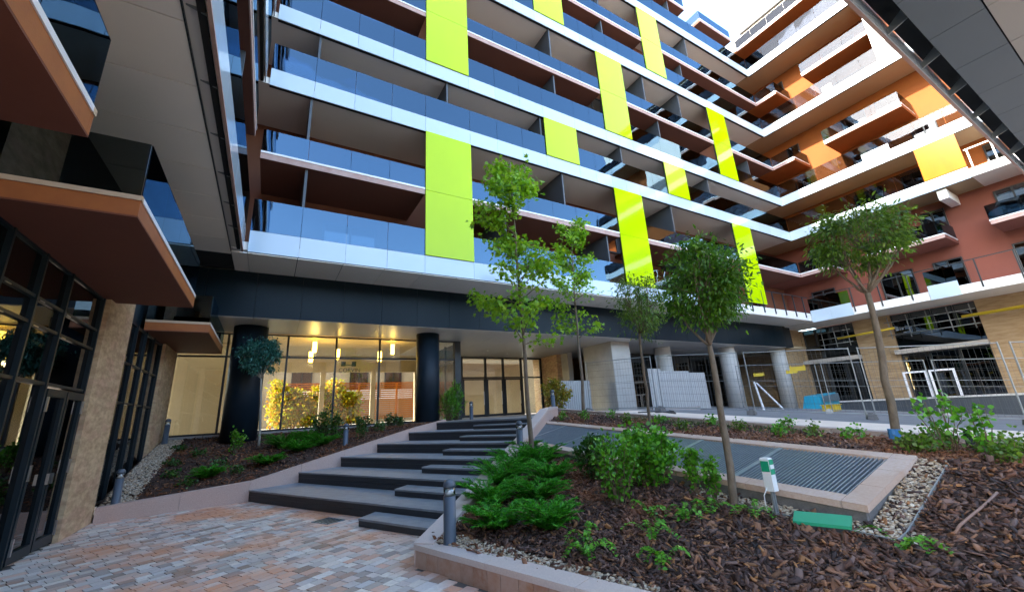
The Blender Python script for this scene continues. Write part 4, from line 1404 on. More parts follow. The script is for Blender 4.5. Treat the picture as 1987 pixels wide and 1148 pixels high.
def curve_pts(a, b, sag, n, rng):
    a, b = np.array(a, float), np.array(b, float)
    t = np.linspace(0, 1, n)[:, None]
    p = a + (b - a) * t
    p[:, 2] += (np.sin(t[:, 0] * np.pi)) * sag
    p[1:-1] += rng.normal(0, 0.012, (n - 2, 3))
    return p

def ball_tree(name, label, base, fork, center, radii, leafm, nclump, per, size, tpl, bark, seed, r0=0.055, gap=0.0, group='standard trees with round heads'):
    rng = np.random.default_rng(seed)
    T = thing(name, label, 'tree', base, group)
    tr = MB()
    pts = curve_pts((base[0], base[1], base[2] - 0.1), fork, 0, 8, rng)
    pts[:, 0] += np.sin(np.linspace(0, 3, 8)) * 0.02
    tr.tube(pts, list(np.linspace(r0, r0 * 0.68, 8)), 10)
    tr.build_world('trunk', bark, T, True)
    cl, dirs = spread(center, radii, nclump, rng, 0.45 + gap)
    lb = MB()
    fk = np.array(fork)
    nb = min(nclump, 9)
    mids = []
    for i in range(nb):
        c = cl[i]
        m = curve_pts(fk, c, -0.06, 6, rng)
        lb.tube(m, list(np.linspace(r0 * 0.42, 0.007, 6)), 6)
        mids.append(m[3])
    for i in range(nb, nclump):
        j = int(np.argmin([np.linalg.norm(q - cl[i]) for q in mids]))
        lb.tube(curve_pts(mids[j], cl[i], -0.03, 4, rng), [0.010, 0.008, 0.006, 0.004], 5)
    lb.build_world('limbs', bark, T, True)
    VV, FF, n0 = [], [], 0
    for c, d in zip(cl, dirs):
        k = int(per * rng.uniform(0.6, 1.4))
        rr = rng.uniform(0.12, 0.30) * (0.35 + 0.65 * max(radii) / 0.85)
        P = c + rng.normal(0, rr * 0.55, (k, 3)) * np.array([1, 1, 0.8])
        D = (P - np.array(center)) * 0.8 + rng.normal(0, 0.45, (k, 3)); D[:, 2] -= 0.35
        V, F = leaf_arrays(P, D, rng.uniform(0.7, 1.25, k) * size, tpl, 0.7, rng)
        VV.append(V); FF.append(F + n0); n0 += len(V)
    V = np.concatenate(VV); c0 = V.mean(0)
    obj('crown', np_mesh('crown', V - c0, np.concatenate(FF), leafm), T, tuple(c0))
    return T

def maple(label, base, top, zcrown, halfw, seed, per=48, nbr=34):
    rng = np.random.default_rng(seed)
    T = thing('young_maple', label, 'tree', base, 'slender young maples')
    b, t = np.array(base), np.array(top)
    n = 12
    ln = b + (t - b) * np.linspace(-0.02, 1, n)[:, None]
    ln[:, :2] += rng.normal(0, 0.015, (n, 2))
    tr = MB(); tr.tube(ln, list(np.linspace(0.058, 0.008, n)), 10); tr.build_world('trunk', 'bark_grey', T, True)
    lb = MB()
    VV, FF, n0 = [], [], 0
    for i in range(nbr):
        s = (i + rng.uniform(-.3, .3)) / nbr
        z0 = zcrown + (t[2] - zcrown) * max(0, min(0.97, s))
        o = b + (t - b) * (z0 - b[2]) / (t[2] - b[2])
        a = rng.uniform(0, 2 * np.pi) if i % 3 else i * 2.4
        prof = halfw * (1.0 - 0.62 * s) * (0.55 + 0.45 * math.sin(min(1, s * 4 + 0.3) * 1.57))
        if s < 0.55 and s > 0.42:
            prof *= 0.6
        ln_ = prof * rng.uniform(0.55, 1.15)
        e = o + np.array([math.cos(a) * ln_, math.sin(a) * ln_, ln_ * rng.uniform(0.05, 0.75)])
        m = curve_pts(o, e, 0.05, 6, rng)
        lb.tube(m, list(np.linspace(0.013, 0.003, 6)), 5)
        k = int(per * rng.uniform(0.5, 1.3) * (0.6 + 0.6 * s if s > 0.5 else 0.75))
        u = rng.random(k) ** 0.6
        P = o + (e - o) * (0.22 + 0.85 * u)[:, None] + rng.normal(0, 0.11, (k, 3)) * np.array([1, 1, 0.9])
        D = np.array([math.cos(a), math.sin(a), -0.5]) + rng.normal(0, 0.75, (k, 3)); D[:, 2] -= 0.3
        V, F = leaf_arrays(P, D, rng.uniform(0.075, 0.135, k), T_MAPLE, 0.6, rng)
        VV.append(V); FF.append(F + n0); n0 += len(V)
    lb.build_world('limbs', 'bark_grey', T, True)
    V = np.concatenate(VV); c0 = V.mean(0)
    obj('crown', np_mesh('crown', V - c0, np.concatenate(FF), 'leaf_maple'), T, tuple(c0))

maple('taller slender maple growing out of the junipers beside the stairs', (4.79, 7.6, 0.58), (4.70, 7.62, 7.75), 3.1, 1.3, 11, per=85, nbr=50)
maple('shorter slender maple in the bark strip behind the top of the grille', (8.59, 10.41, 1.45), (8.72, 10.3, 7.95), 3.9, 1.2, 12, per=70, nbr=40)
ball_tree('standard_tree', 'small thin round-headed tree in the bark strip between maple and path', (7.6, 6.9, 1.12), (7.63, 6.87, 3.35), (7.72, 6.78, 4.15), (0.55, 0.55, 0.80), 'leaf_olive', 60, 52, 0.08, T_LONG, 'bark_grey', 31, 0.038)
ball_tree('standard_tree', 'dense dark round-headed tree standing in front of the steel grille', (5.09, 3.47, 0.40), (5.12, 3.42, 2.42), (5.16, 3.38, 3.28), (0.52, 0.52, 0.60), 'leaf_ball', 88, 80, 0.075, T_LONG, 'bark_grey', 32, 0.05)
ball_tree('standard_tree', 'open forked round-headed tree with blue tape at its foot by the path', (8.25, 2.77, 0.90), (8.32, 2.6, 3.25), (8.33, 2.5, 4.2), (0.66, 0.66, 0.50), 'leaf_olive', 62, 85, 0.08, T_LONG, 'bark_grey', 33, 0.062, gap=0.2)
ball_tree('standard_tree', 'small blue-green round-headed tree on a pale stem before the dark column', (-0.14, 15.9, 1.08), (-0.28, 15.88, 3.2), (-0.34, 15.84, 3.95), (0.56, 0.56, 0.56), 'leaf_blue', 85, 70, 0.095, T_LONG, 'bark_pale', 34, 0.045)
tp = MB(); tp.tube([(8.252, 2.766, 1.0), (8.255, 2.76, 1.14)], 0.075, 12)
tag(tp.build_world('tape_band', 'blue_tape'), 'blue tape wrapped round the foot of the forked tree', 'tape')

def juniper(label, loc, r, h, seed, ns=60):
    rng = np.random.default_rng(seed)
    T = thing('juniper', label, 'shrub', loc, 'spreading junipers')
    VV, FF, n0 = [], [], 0
    st = MB()
    for i in range(ns):
        a = rng.uniform(0, 2 * np.pi); ln = r * rng.uniform(0.6, 1.15); hh = h * rng.uniform(0.4, 1.1)
        n = 26
        t = np.linspace(0.12, 1, n)
        ax = np.stack([np.cos(a) * ln * t, np.sin(a) * ln * t, hh * (1.65 * t - 0.75 * t ** 2)], 1)
        ax[:, :2] += rng.normal(0, 0.01, (n, 2))
        ax += np.array(loc)
        if i % 2 == 0:
            st.tube(ax[::6], 0.004, 4)
        dv = np.gradient(ax, axis=0); dv /= np.linalg.norm(dv, axis=1, keepdims=True)
        side = np.cross(dv, [0, 0, 1.0]); side /= np.linalg.norm(side, axis=1, keepdims=True)
        rep = 4
        P = np.repeat(ax, rep, 0)
        D = np.repeat(dv, rep, 0) * 1.0 + np.repeat(side, rep, 0) * rng.choice([-1, 1], len(P))[:, None] * rng.uniform(0.2, 1.0, len(P))[:, None]
        D[:, 2] += rng.uniform(-0.1, 0.6, len(P))
        V, F = leaf_arrays(P, D, rng.uniform(0.05, 0.12, len(P)) * (1.15 - 0.5 * np.repeat(t, rep)), T_NEEDLE, 0.8, rng)
        VV.append(V); FF.append(F + n0); n0 += len(V)
    V = np.concatenate(VV); c0 = V.mean(0)
    obj('foliage', np_mesh('foliage', V - c0, np.concatenate(FF), 'leaf_juniper'), T, tuple(c0))
    st.build_world('stems', 'twig', T)
for k, (x, y, r, h, lb) in enumerate((
        (2.62, 5.05, 0.46, 0.40, 'small feathery juniper right behind the bottom bollard lamp'),
        (3.05, 4.55, 0.40, 0.42, 'upright tufted juniper at the open bark edge of the juniper patch'),
        (2.95, 5.95, 0.52, 0.46, 'feathery juniper leaning over the lower part of the stair wall'),
        (3.55, 5.55, 0.50, 0.42, 'feathery juniper in the middle of the patch, beside the hose loop'),
        (3.6, 6.75, 0.60, 0.55, 'broad juniper against the middle of the stair wall'),
        (4.2, 6.15, 0.55, 0.45, 'juniper next to the dark green shrub'),
        (4.25, 7.3, 0.60, 0.55, 'broad juniper between stair wall and the taller maple trunk'),
        (4.75, 7.25, 0.55, 0.5, 'juniper wrapped round the foot of the taller maple'),
        (5.0, 8.15, 0.45, 0.45, 'small juniper beside the bollard lamp halfway up the wall'))):
    juniper(lb, (x, y, bed_z(x, y)), r * 0.95, h * 0.85, 100 + k, 52)
JL2 = 'low dark juniper spreading over the bark before the shop window'
for k, (x, y, r, h) in enumerate(((0.5, 15.2, 0.62, 0.45), (1.25, 15.5, 0.7, 0.45), (0.9, 14.3, 0.55, 0.4), (1.6, 14.6, 0.6, 0.4), (0.1, 13.6, 0.45, 0.3), (-1.1, 13.2, 0.4, 0.3))):
    juniper(JL2, (x, y, lbed_z(x, y)), r, h, 130 + k, 46)

def shrub(name, label, loc, radii, zc, leafm, nl, size, seed, nstem=12, tpl=T_LEAF, group='leafy shrubs', upright=0.0):
    rng = np.random.default_rng(seed)
    T = thing(name, label, 'shrub', loc, group)
    L = np.array(loc); c = L + np.array([0, 0, zc])
    st = MB()
    VV, FF, n0 = [], [], 0
    for i in range(nstem):
        d = rng.normal(0, 1, 3); d /= np.linalg.norm(d); d[2] = abs(d[2]) * (1 + upright) + 0.1
        d /= np.linalg.norm(d)
        e = c + d * np.array(radii) * rng.uniform(0.75, 1.05)
        b = L + np.array([(e[0] - L[0]) * 0.22, (e[1] - L[1]) * 0.22, -0.03])
        m = curve_pts(b, e, 0.02, 7, rng)
        st.tube(m, list(np.linspace(0.008, 0.003, 7)), 5)
        k = int(nl / nstem)
        u = rng.beta(2.4, 1.1, k)
        seg = np.clip((u * 6).astype(int), 0, 5)
        P = m[seg] + (m[seg + 1] - m[seg]) * (u * 6 - seg)[:, None] + rng.normal(0, 0.035 + 0.05 * max(radii) * (1 - upright), (k, 3))
        D = rng.normal(0, 0.7, (k, 3)) + (P - c) * 1.5; D[:, 2] += 0.5
        V, F = leaf_arrays(P, D, rng.uniform(0.7, 1.25, k) * size, tpl, 0.5, rng)
        VV.append(V); FF.append(F + n0); n0 += len(V)
    st.build_world('stems', 'twig', T)
    V = np.concatenate(VV); c0 = V.mean(0)
    obj('foliage', np_mesh('foliage', V - c0, np.concatenate(FF), leafm), T, tuple(c0))
def B(x, y): return (x, y, bed_z(x, y))
shrub('laurel_shrub', 'dense bright green rounded shrub against the front of the grille', B(5.08, 4.75), (0.46, 0.46, 0.42), 0.46, 'leaf_bright', 2400, 0.065, 201, 34)
shrub('laurel_shrub', 'tall twiggy pale green shrub among orange bark before the bright shrub', B(4.25, 4.6), (0.36, 0.40, 0.36), 0.55, 'leaf_bright', 950, 0.055, 202, 20, upright=0.8)
shrub('laurel_shrub', 'dark green shrub between the junipers and the bright shrub', B(4.85, 5.75), (0.36, 0.36, 0.34), 0.38, 'leaf_dark', 1100, 0.06, 203, 22)
shrub('laurel_shrub', 'slim upright leafy shrub next to the dense round-headed tree', B(5.16, 4.05), (0.12, 0.12, 0.25), 0.38, 'leaf_bright', 330, 0.055, 204, 7, upright=1.5)
shrub('laurel_shrub', 'slim short leafy shrub closest to the trunk of the dense tree', B(5.18, 3.78), (0.12, 0.12, 0.2), 0.30, 'leaf_bright', 260, 0.055, 205, 6, upright=1.5)
shrub('golden_shrub', 'golden yellow shrub behind the top bollard lamp beside the square pillar', (10.3, 14.2, ZU), (0.75, 0.6, 0.6), 0.85, 'leaf_gold', 1500, 0.09, 206, 26)
shrub('ornamental_grass', 'tall bright grassy clump at the top of the stairs by the corner post', (6.35, 16.1, ZU), (0.55, 0.5, 0.9), 0.25, 'leaf_bright', 900, 0.16, 207, 40, T_NEEDLE, upright=1.5)
shrub('ornamental_grass', 'second bright grassy clump between dark column and corner post', (7.0, 16.9, ZU), (0.5, 0.5, 1.3), 0.3, 'leaf_bright', 800, 0.16, 208, 34, T_NEEDLE, upright=1.5)
shrub('laurel_shrub', 'airy tall green shrub in the bark bed left of the bollard lamp', (1.75, 15.4, 1.15), (0.5, 0.45, 0.55), 0.55, 'leaf_dark', 850, 0.075, 209, 22)
shrub('ball_shrub', 'dark round shrub at the shop window foot nearer the bollard lamp', (3.2, 17.0, 1.36), (0.3, 0.3, 0.28), 0.25, 'leaf_dark', 500, 0.06, 210, 16)
shrub('ball_shrub', 'dark round shrub at the shop window foot nearer the dark column', (4.35, 17.2, 1.38), (0.3, 0.3, 0.28), 0.25, 'leaf_dark', 500, 0.06, 211, 16)
shrub('laurel_shrub', 'leafy shrub with flower stalks at the foot of the big dark column', (-0.75, 15.2, 1.0), (0.3, 0.25, 0.35), 0.3, 'leaf_bright', 320, 0.06, 212, 12, upright=0.8)
for k, (x, y) in enumerate(((2.2, 15.1), (2.75, 14.6), (2.9, 15.7), (3.6, 15.9), (4.3, 16.0), (3.4, 15.2), (4.6, 16.7))):
    shrub('bedding_plant', 'small green bedding plant in the bark near the shop window', (x, y, lbed_z(x, y)), (0.17, 0.17, 0.22), 0.14, 'leaf_dark', 130, 0.055, 220 + k, 7, group='bedding plants before the shop window')
for k, (x, y) in enumerate(((-1.9, 13.6), (-1.5, 12.9), (-1.0, 14.1), (-2.1, 14.6), (-0.6, 13.3), (-1.6, 15.4), (-2.2, 16.2))):
    shrub('ground_cover_plant', 'low green plant in the bark beside the white pebble strip', (x, y, lbed_z(x, y)), (0.2, 0.2, 0.12), 0.05, 'leaf_dark', 140, 0.05, 230 + k, 8, group='low plants by the pebble strip')
for k, (x, y) in enumerate(((8.35, 3.9), (8.39, 3.34), (8.0, 4.35), (8.2, 5.2), (7.95, 9.6), (8.6, 9.2), (8.1, 8.1), (7.6, 10.2), (8.3, 7.2), (7.6, 6.0), (8.7, 6.1), (8.9, 4.6), (8.7, 2.4))):
    shrub('strip_plant', 'small yellow-green plant in the bark strip between grille and path', B(x, y), (0.14, 0.14, 0.16), 0.1, 'leaf_bright' if k % 3 else 'leaf_olive', 110, 0.05, 240 + k, 7, group='small plants along the path strip')
shrub('sapling', 'leggy bright-leaved sapling in front of the path at the tree row end', B(7.95, 2.12), (0.32, 0.32, 0.42), 0.4, 'leaf_bright', 150, 0.07, 260, 9, upright=0.8, group='leggy saplings')
shrub('sapling', 'sparse bright-leaved sapling near the black stake', B(7.8, 1.72), (0.2, 0.2, 0.35), 0.3, 'leaf_bright', 110, 0.07, 261, 7, upright=1.0, group='leggy saplings')
for k, (x, y, r) in enumerate(((8.2, 2.35, 0.3), (7.6, 2.3, 0.25), (8.4, 1.75, 0.28), (7.5, 1.5, 0.25), (8.7, 1.3, 0.35))):
    shrub('ground_cover_plant', 'dark low leafy mound in the bark round the saplings', B(x, y), (r, r, 0.16), 0.08, 'leaf_olive', 260, 0.05, 265 + k, 12, group='leafy mounds by the saplings')

def creeper(label, loc, seed, n=5, ln=0.32):
    rng = np.random.default_rng(seed)
    T = thing('creeping_plant', label, 'plant', loc, 'creeping plants on the bark')
    VV, FF, n0 = [], [], 0
    st = MB()
    for i in range(n):
        a = rng.uniform(0, 2 * np.pi); l = ln * rng.uniform(0.6, 1.2)
        k = 13
        t = np.linspace(0, 1, k)
        ax = np.array(loc) + np.stack([np.cos(a) * l * t, np.sin(a) * l * t, 0.14 * np.sin(t * 2.6) + 0.01], 1)
        st.tube(ax[::3], 0.003, 4)
        dv = np.array([math.cos(a), math.sin(a), 0.2]); sd = np.array([-math.sin(a), math.cos(a), 0.2])
        P = np.repeat(ax, 2, 0)
        sg = np.tile([1, -1], k)[:, None]
        D = dv * 0.5 + sd * sg + rng.normal(0, 0.15, (2 * k, 3))
        V, F = leaf_arrays(P, D, rng.uniform(0.028, 0.05, 2 * k), T_LEAF, 0.9, rng)
        VV.append(V); FF.append(F + n0); n0 += len(V)
    st.build_world('stems', 'twig', T)
    V = np.concatenate(VV); c0 = V.mean(0)
    obj('foliage', np_mesh('foliage', V - c0, np.concatenate(FF), 'leaf_bright'), T, tuple(c0))
for k, (x, y, n, lb) in enumerate((
        (2.95, 3.75, 7, 'largest creeping plant, beside the pebbles of the low front wall'),
        (3.35, 3.1, 6, 'bright creeping plant alone on the dark bark towards the front wall'),
        (3.7, 3.55, 6, 'creeping plant in the middle of the open bark'),
        (4.65, 3.5, 6, 'creeping plant at the foot of the dense round-headed tree'),
        (4.35, 3.6, 6, 'creeping plant between the dense tree and the open bark'),
        (4.2, 4.0, 4, 'small creeping plant below the tall twiggy shrub'),
        (3.15, 4.0, 4, 'small creeping plant below the tufted juniper'),
        (5.02, 1.85, 4, 'tiny sprout on the bark past the corner of the steel edging'),
        (4.9, 3.1, 4, 'small creeping plant at the foot of the white meter post'))):
    creeper(lb, B(x, y), 300 + k, n)

def build_grass():
    P = []
    rng = random.Random(4)
    while len(P) < 1500:
        x, y = rng.uniform(8.4, 9.15), rng.uniform(4.2, 8.8)
        P.append((x, y, bed_z(x, y)))
    P = np.array(P)
    D = RNG.normal(0, 0.35, P.shape); D[:, 2] = 1
    V, F = leaf_arrays(P, D, RNG.uniform(0.04, 0.10, len(P)), T_NEEDLE, 0.2)
    o = kind(obj('grass', np_mesh('grass', V, F, 'grass')), 'stuff')
    o['label'] = 'thin grass along the path edge'
build_grass()

# ------------------------------------------------------------------ small things in the bed
def build_small():
    z = bed_z(5.13, 2.95)
    Bx = thing('meter_post', 'white electrical connection post with green label standing in the bark', 'meter post', (5.13, 2.98, z))
    wbox('housing', (5.08, 2.93, z + 0.26), (5.17, 3.03, z + 0.62), 'white_plastic', Bx, 0.012)
    wbox('green_label', (5.084, 2.926, z + 0.44), (5.166, 2.9295, z + 0.60), 'green_plastic', Bx)
    wbox('white_label', (5.086, 2.9225, z + 0.50), (5.164, 2.9255, z + 0.545), 'white_plastic', Bx)
    wbox('stripe', (5.0765, 2.934, z + 0.47), (5.0795, 3.026, z + 0.585), 'green_plastic', Bx)
    for dx in (5.105, 5.145):
        wbox('leg', (dx - 0.012, 2.97, z - 0.1), (dx + 0.012, 2.99, z + 0.26), 'galvanised', Bx)
    c = MB(); c.tube([(5.07, 3.0, z + 0.3), (5.03, 3.03, z + 0.22), (5.02, 3.03, z + 0.08), (5.07, 3.0, z + 0.0)], 0.006, 6)
    c.build_world('cable', 'white_plastic', Bx, True)
    # green valve box lid
    c = [(4.90, 2.70), (5.06, 2.24), (5.26, 2.30), (5.10, 2.77)]
    zz = max(bed_z(x, y) for x, y in c) + 0.02
    L = thing('valve_box', 'green plastic valve box lid lying in the bark below the grille', 'valve box', (5.08, 2.5, zz - 0.1))
    lt = [0.0, 0.0, 0.055, 0.055]
    hexa('lid', [(x, y, zz + t_) for (x, y), t_ in zip(c, lt)], [(x, y, zz + 0.03 + t_) for (x, y), t_ in zip(c, lt)], 'green_plastic', L)
    ctr = np.array(c).mean(0)
    hexa('box_rim', [(*(ctr + (np.array(p) - ctr) * 0.93), zz - 0.15) for p in c], [(*(ctr + (np.array(p) - ctr) * 0.93), zz - 0.002) for p in c], 'black_plastic', L)
    # irrigation hose
    h = MB()
    pts = [(5.5, 1.62), (5.62, 1.60), (5.85, 1.58), (6.15, 1.54), (6.45, 1.48)]
    h.tube([(x, y, bed_z(x, y) + 0.05 + 0.02 * math.sin(k * 1.6)) for k, (x, y) in enumerate(pts)], 0.012, 8)
    tag(h.build_world('irrigation_hose', 'hose', None, True), 'brown irrigation hose lying over the bark right of the grille', 'hose')
    h = MB()
    pts = [(3.3, 4.9), (3.42, 4.75), (3.5, 4.6), (3.48, 4.45)]
    h.tube([(x, y, bed_z(x, y) + 0.03 + 0.1 * math.sin(k)) for k, (x, y) in enumerate(pts)], 0.008, 8)
    tag(h.build_world('irrigation_hose', 'hose', None, True), 'thin brown hose loop rising from the bark next to the junipers', 'hose')
    x, y = 8.75, 2.1
    s = MB(); s.lathe([(0.05, -0.05), (0.05, 0.2), (0.035, 0.24), (0.03, 0.25)], 12)
    tag(s.build('ground_spike', 'black_plastic', None, (x, y, bed_z(x, y))), 'short black spike standing in the bark near the path', 'spike')
    # drain plate in the paving
    t = Vector((0.444, -0.896)); n = Vector((0.896, 0.444))
    o = Vector((0.95, 8.95))
    q = [o, o + n * 0.34, o + n * 0.34 + t * 0.5, o + t * 0.5]
    q = [p - n * 0.1 for p in q]
    d = thing('drain_cover', 'blue-grey metal drain cover set in the paving before the stairs', 'drain', (1.1, 8.8, 0))
    hexa('plate', [(p.x, p.y, -0.02) for p in q], [(p.x, p.y, 0.008) for p in q], 'blue_drain', d)
    for k in range(5):
        a = q[0] + t * (0.05 + k * 0.09) + n * 0.03
        b = [a, a + n * 0.28, a + n * 0.28 + t * 0.035, a + t * 0.035]
        hexa('slot', [(p.x, p.y, 0.0075) for p in b], [(p.x, p.y, 0.0105) for p in b], 'gap_dark', d)
    # loose cable on the path
    h = MB()
    pts = [(10.1, 9.6), (10.5, 9.2), (11.0, 8.9), (11.3, 9.2), (10.9, 9.6), (10.5, 9.3), (11.6, 9.4), (12.3, 10.2)]
    h.tube([(a, b, path_z(a, b) + 0.03 + 0.05 * (k % 2)) for k, (a, b) in enumerate(pts)], 0.018, 6)
    tag(h.build_world('cable', 'black_plastic', None, True), 'black cable lying in loops on the pale path', 'cable')
build_small()

# ------------------------------------------------------------------ building-site fence and gear
def fence_panel(label, a, b, group):
    P0, P1 = Vector(a), Vector(b)
    L = (P1 - P0).length
    T = thing('mesh_fence', label, 'fence', (P0.x, P0.y, path_z(*a)), group)
    z0, z1 = path_z(*a) + 0.12, path_z(*b) + 0.12
    def pt(s, h):
        p = P0 + (P1 - P0) * (s / L)
        return (p.x, p.y, z0 + (z1 - z0) * s / L + h)
    f = MB()
    for s in (0.06, L - 0.06):
        f.tube([pt(s, -0.1), pt(s, 2.0)], 0.019, 8)
    for h in (0.03, 1.0, 1.97):
        f.tube([pt(0.06, h), pt(L - 0.06, h)], 0.014 if h != 1.0 else 0.007, 6)
    f.build_world('frame', 'galvanised', T)
    w = MB()
    s = 0.16
    while s < L - 0.1:
        w.tube([pt(s, 0.03), pt(s, 1.97)], 0.0032, 3, False); s += 0.12
    h = 0.28
    while h < 1.9:
        w.tube([pt(0.06, h), pt(L - 0.06, h)], 0.0032, 3, False); h += 0.26
    kind(w.build_world('wire_mesh', 'fence_wire', T), 'stuff')
    return T
def foot(label, x, y, rz, m='concrete_dark'):
    z = path_z(x, y)
    mb = MB()
    mb.hexa([(-0.36, -0.12, 0), (0.36, -0.12, 0), (0.36, 0.12, 0), (-0.36, 0.12, 0)], [(-0.33, -0.1, 0.14), (0.33, -0.1, 0.14), (0.33, 0.1, 0.14), (-0.33, 0.1, 0.14)])
    mb.hexa([(-0.08, -0.06, 0.14), (0.08, -0.06, 0.14), (0.08, 0.06, 0.14), (-0.08, 0.06, 0.14)], [(-0.06, -0.05, 0.19), (0.06, -0.05, 0.19), (0.06, 0.05, 0.19), (-0.06, 0.05, 0.19)])
    tag(obj('concrete_block', mesh('concrete_block', mb.v, mb.f, m), None, (x, y, z), (0, 0, rz)), label, 'concrete block', 'concrete feet under the site fence')
posts = [(17.9, -0.1), (16.65, 2.75), (15.4, 5.57), (14.2, 8.4), (13.0, 11.2), (11.8, 14.0)]
FL = ('mesh fence panel at the open end of the path row before the wide stone wall', 'mesh fence panel of the path row in front of the two bare window frames', 'mesh fence panel of the path row in front of the teal tarp', 'mesh fence panel of the path row before the white round columns', 'mesh fence panel at the end of the path row beside the square pillar')
for k, (a, b) in enumerate(zip(posts[:-1], posts[1:])):
    d = (Vector(b) - Vector(a)).normalized() * 0.05
    fence_panel(FL[k], (a[0] + d.x, a[1] + d.y), (b[0] - d.x, b[1] - d.y), 'mesh fence panels beside the path')
for x, y in posts[1:]:
    foot('dark concrete foot carrying the mesh fence beside the path', x, y, R(24))
posts = [(24.4, -1.6), (22.9, 2.4), (21.6, 5.6), (20.5, 8.8), (19.5, 12.0)]
for k, (a, b) in enumerate(zip(posts[:-1], posts[1:])):
    d = (Vector(b) - Vector(a)).normalized() * 0.05
    fence_panel('galvanised mesh fence panel in the far row before the stone ground floor', (a[0] + d.x, a[1] + d.y), (b[0] - d.x, b[1] - d.y), 'mesh fence panels of the far row')
for x, y in posts[1:4]:
    foot('concrete foot under the far row of mesh fence', x, y, R(20), 'concrete')

def corrugated(label, x0, x1, y, zb, h, tilt=0.0):
    mb = MB()
    n = int((x1 - x0) / 0.035)
    for k in range(n + 1):
        x = x0 + (x1 - x0) * k / n
        yy = y + 0.014 * math.sin(k * math.pi / 2 + 0.4)
        mb.v.append((x, yy, zb)); mb.v.append((x + tilt, yy, zb + h))
    for k in range(n):
        mb.f.append((2 * k, 2 * k + 2, 2 * k + 3, 2 * k + 1))
    m2 = len(mb.v)
    for k in range(n + 1):
        a, b = mb.v[2 * k], mb.v[2 * k + 1]
        mb.v.append((a[0], a[1] + 0.006, a[2])); mb.v.append((b[0], b[1] + 0.006, b[2]))
    for k in range(n):
        mb.f.append((m2 + 2 * k, m2 + 2 * k + 1, m2 + 2 * k + 3, m2 + 2 * k + 2))
    T = thing('corrugated_sheet', label, 'metal sheet', ((x0 + x1) / 2, y, zb))
    mb.build_world('sheet', 'corrugated', T)
    wbox('rail', (x0 + 0.05, y + 0.03, zb + h * 0.2), (x1 - 0.05, y + 0.06, zb + h * 0.2 + 0.05), 'galvanised', T)
    wbox('rail', (x0 + 0.05, y + 0.03, zb + h * 0.8), (x1 - 0.05, y + 0.06, zb + h * 0.8 + 0.05), 'galvanised', T)
corrugated('white corrugated sheet next to the raw concrete pillar', 14.2, 15.0, 12.6, path_z(14.6, 12.6), 1.75)
corrugated('wide white corrugated sheet in the middle of the hoarding', 15.08, 17.3, 12.9, path_z(16, 12.9), 1.72)
corrugated('white corrugated sheet at the hoarding end by the leaning column', 17.45, 19.1, 13.3, path_z(18, 13.3), 1.75, -0.05)
corrugated('grey corrugated sheet standing behind the golden shrub', 12.2, 14.8, 17.2, ZU, 1.6)

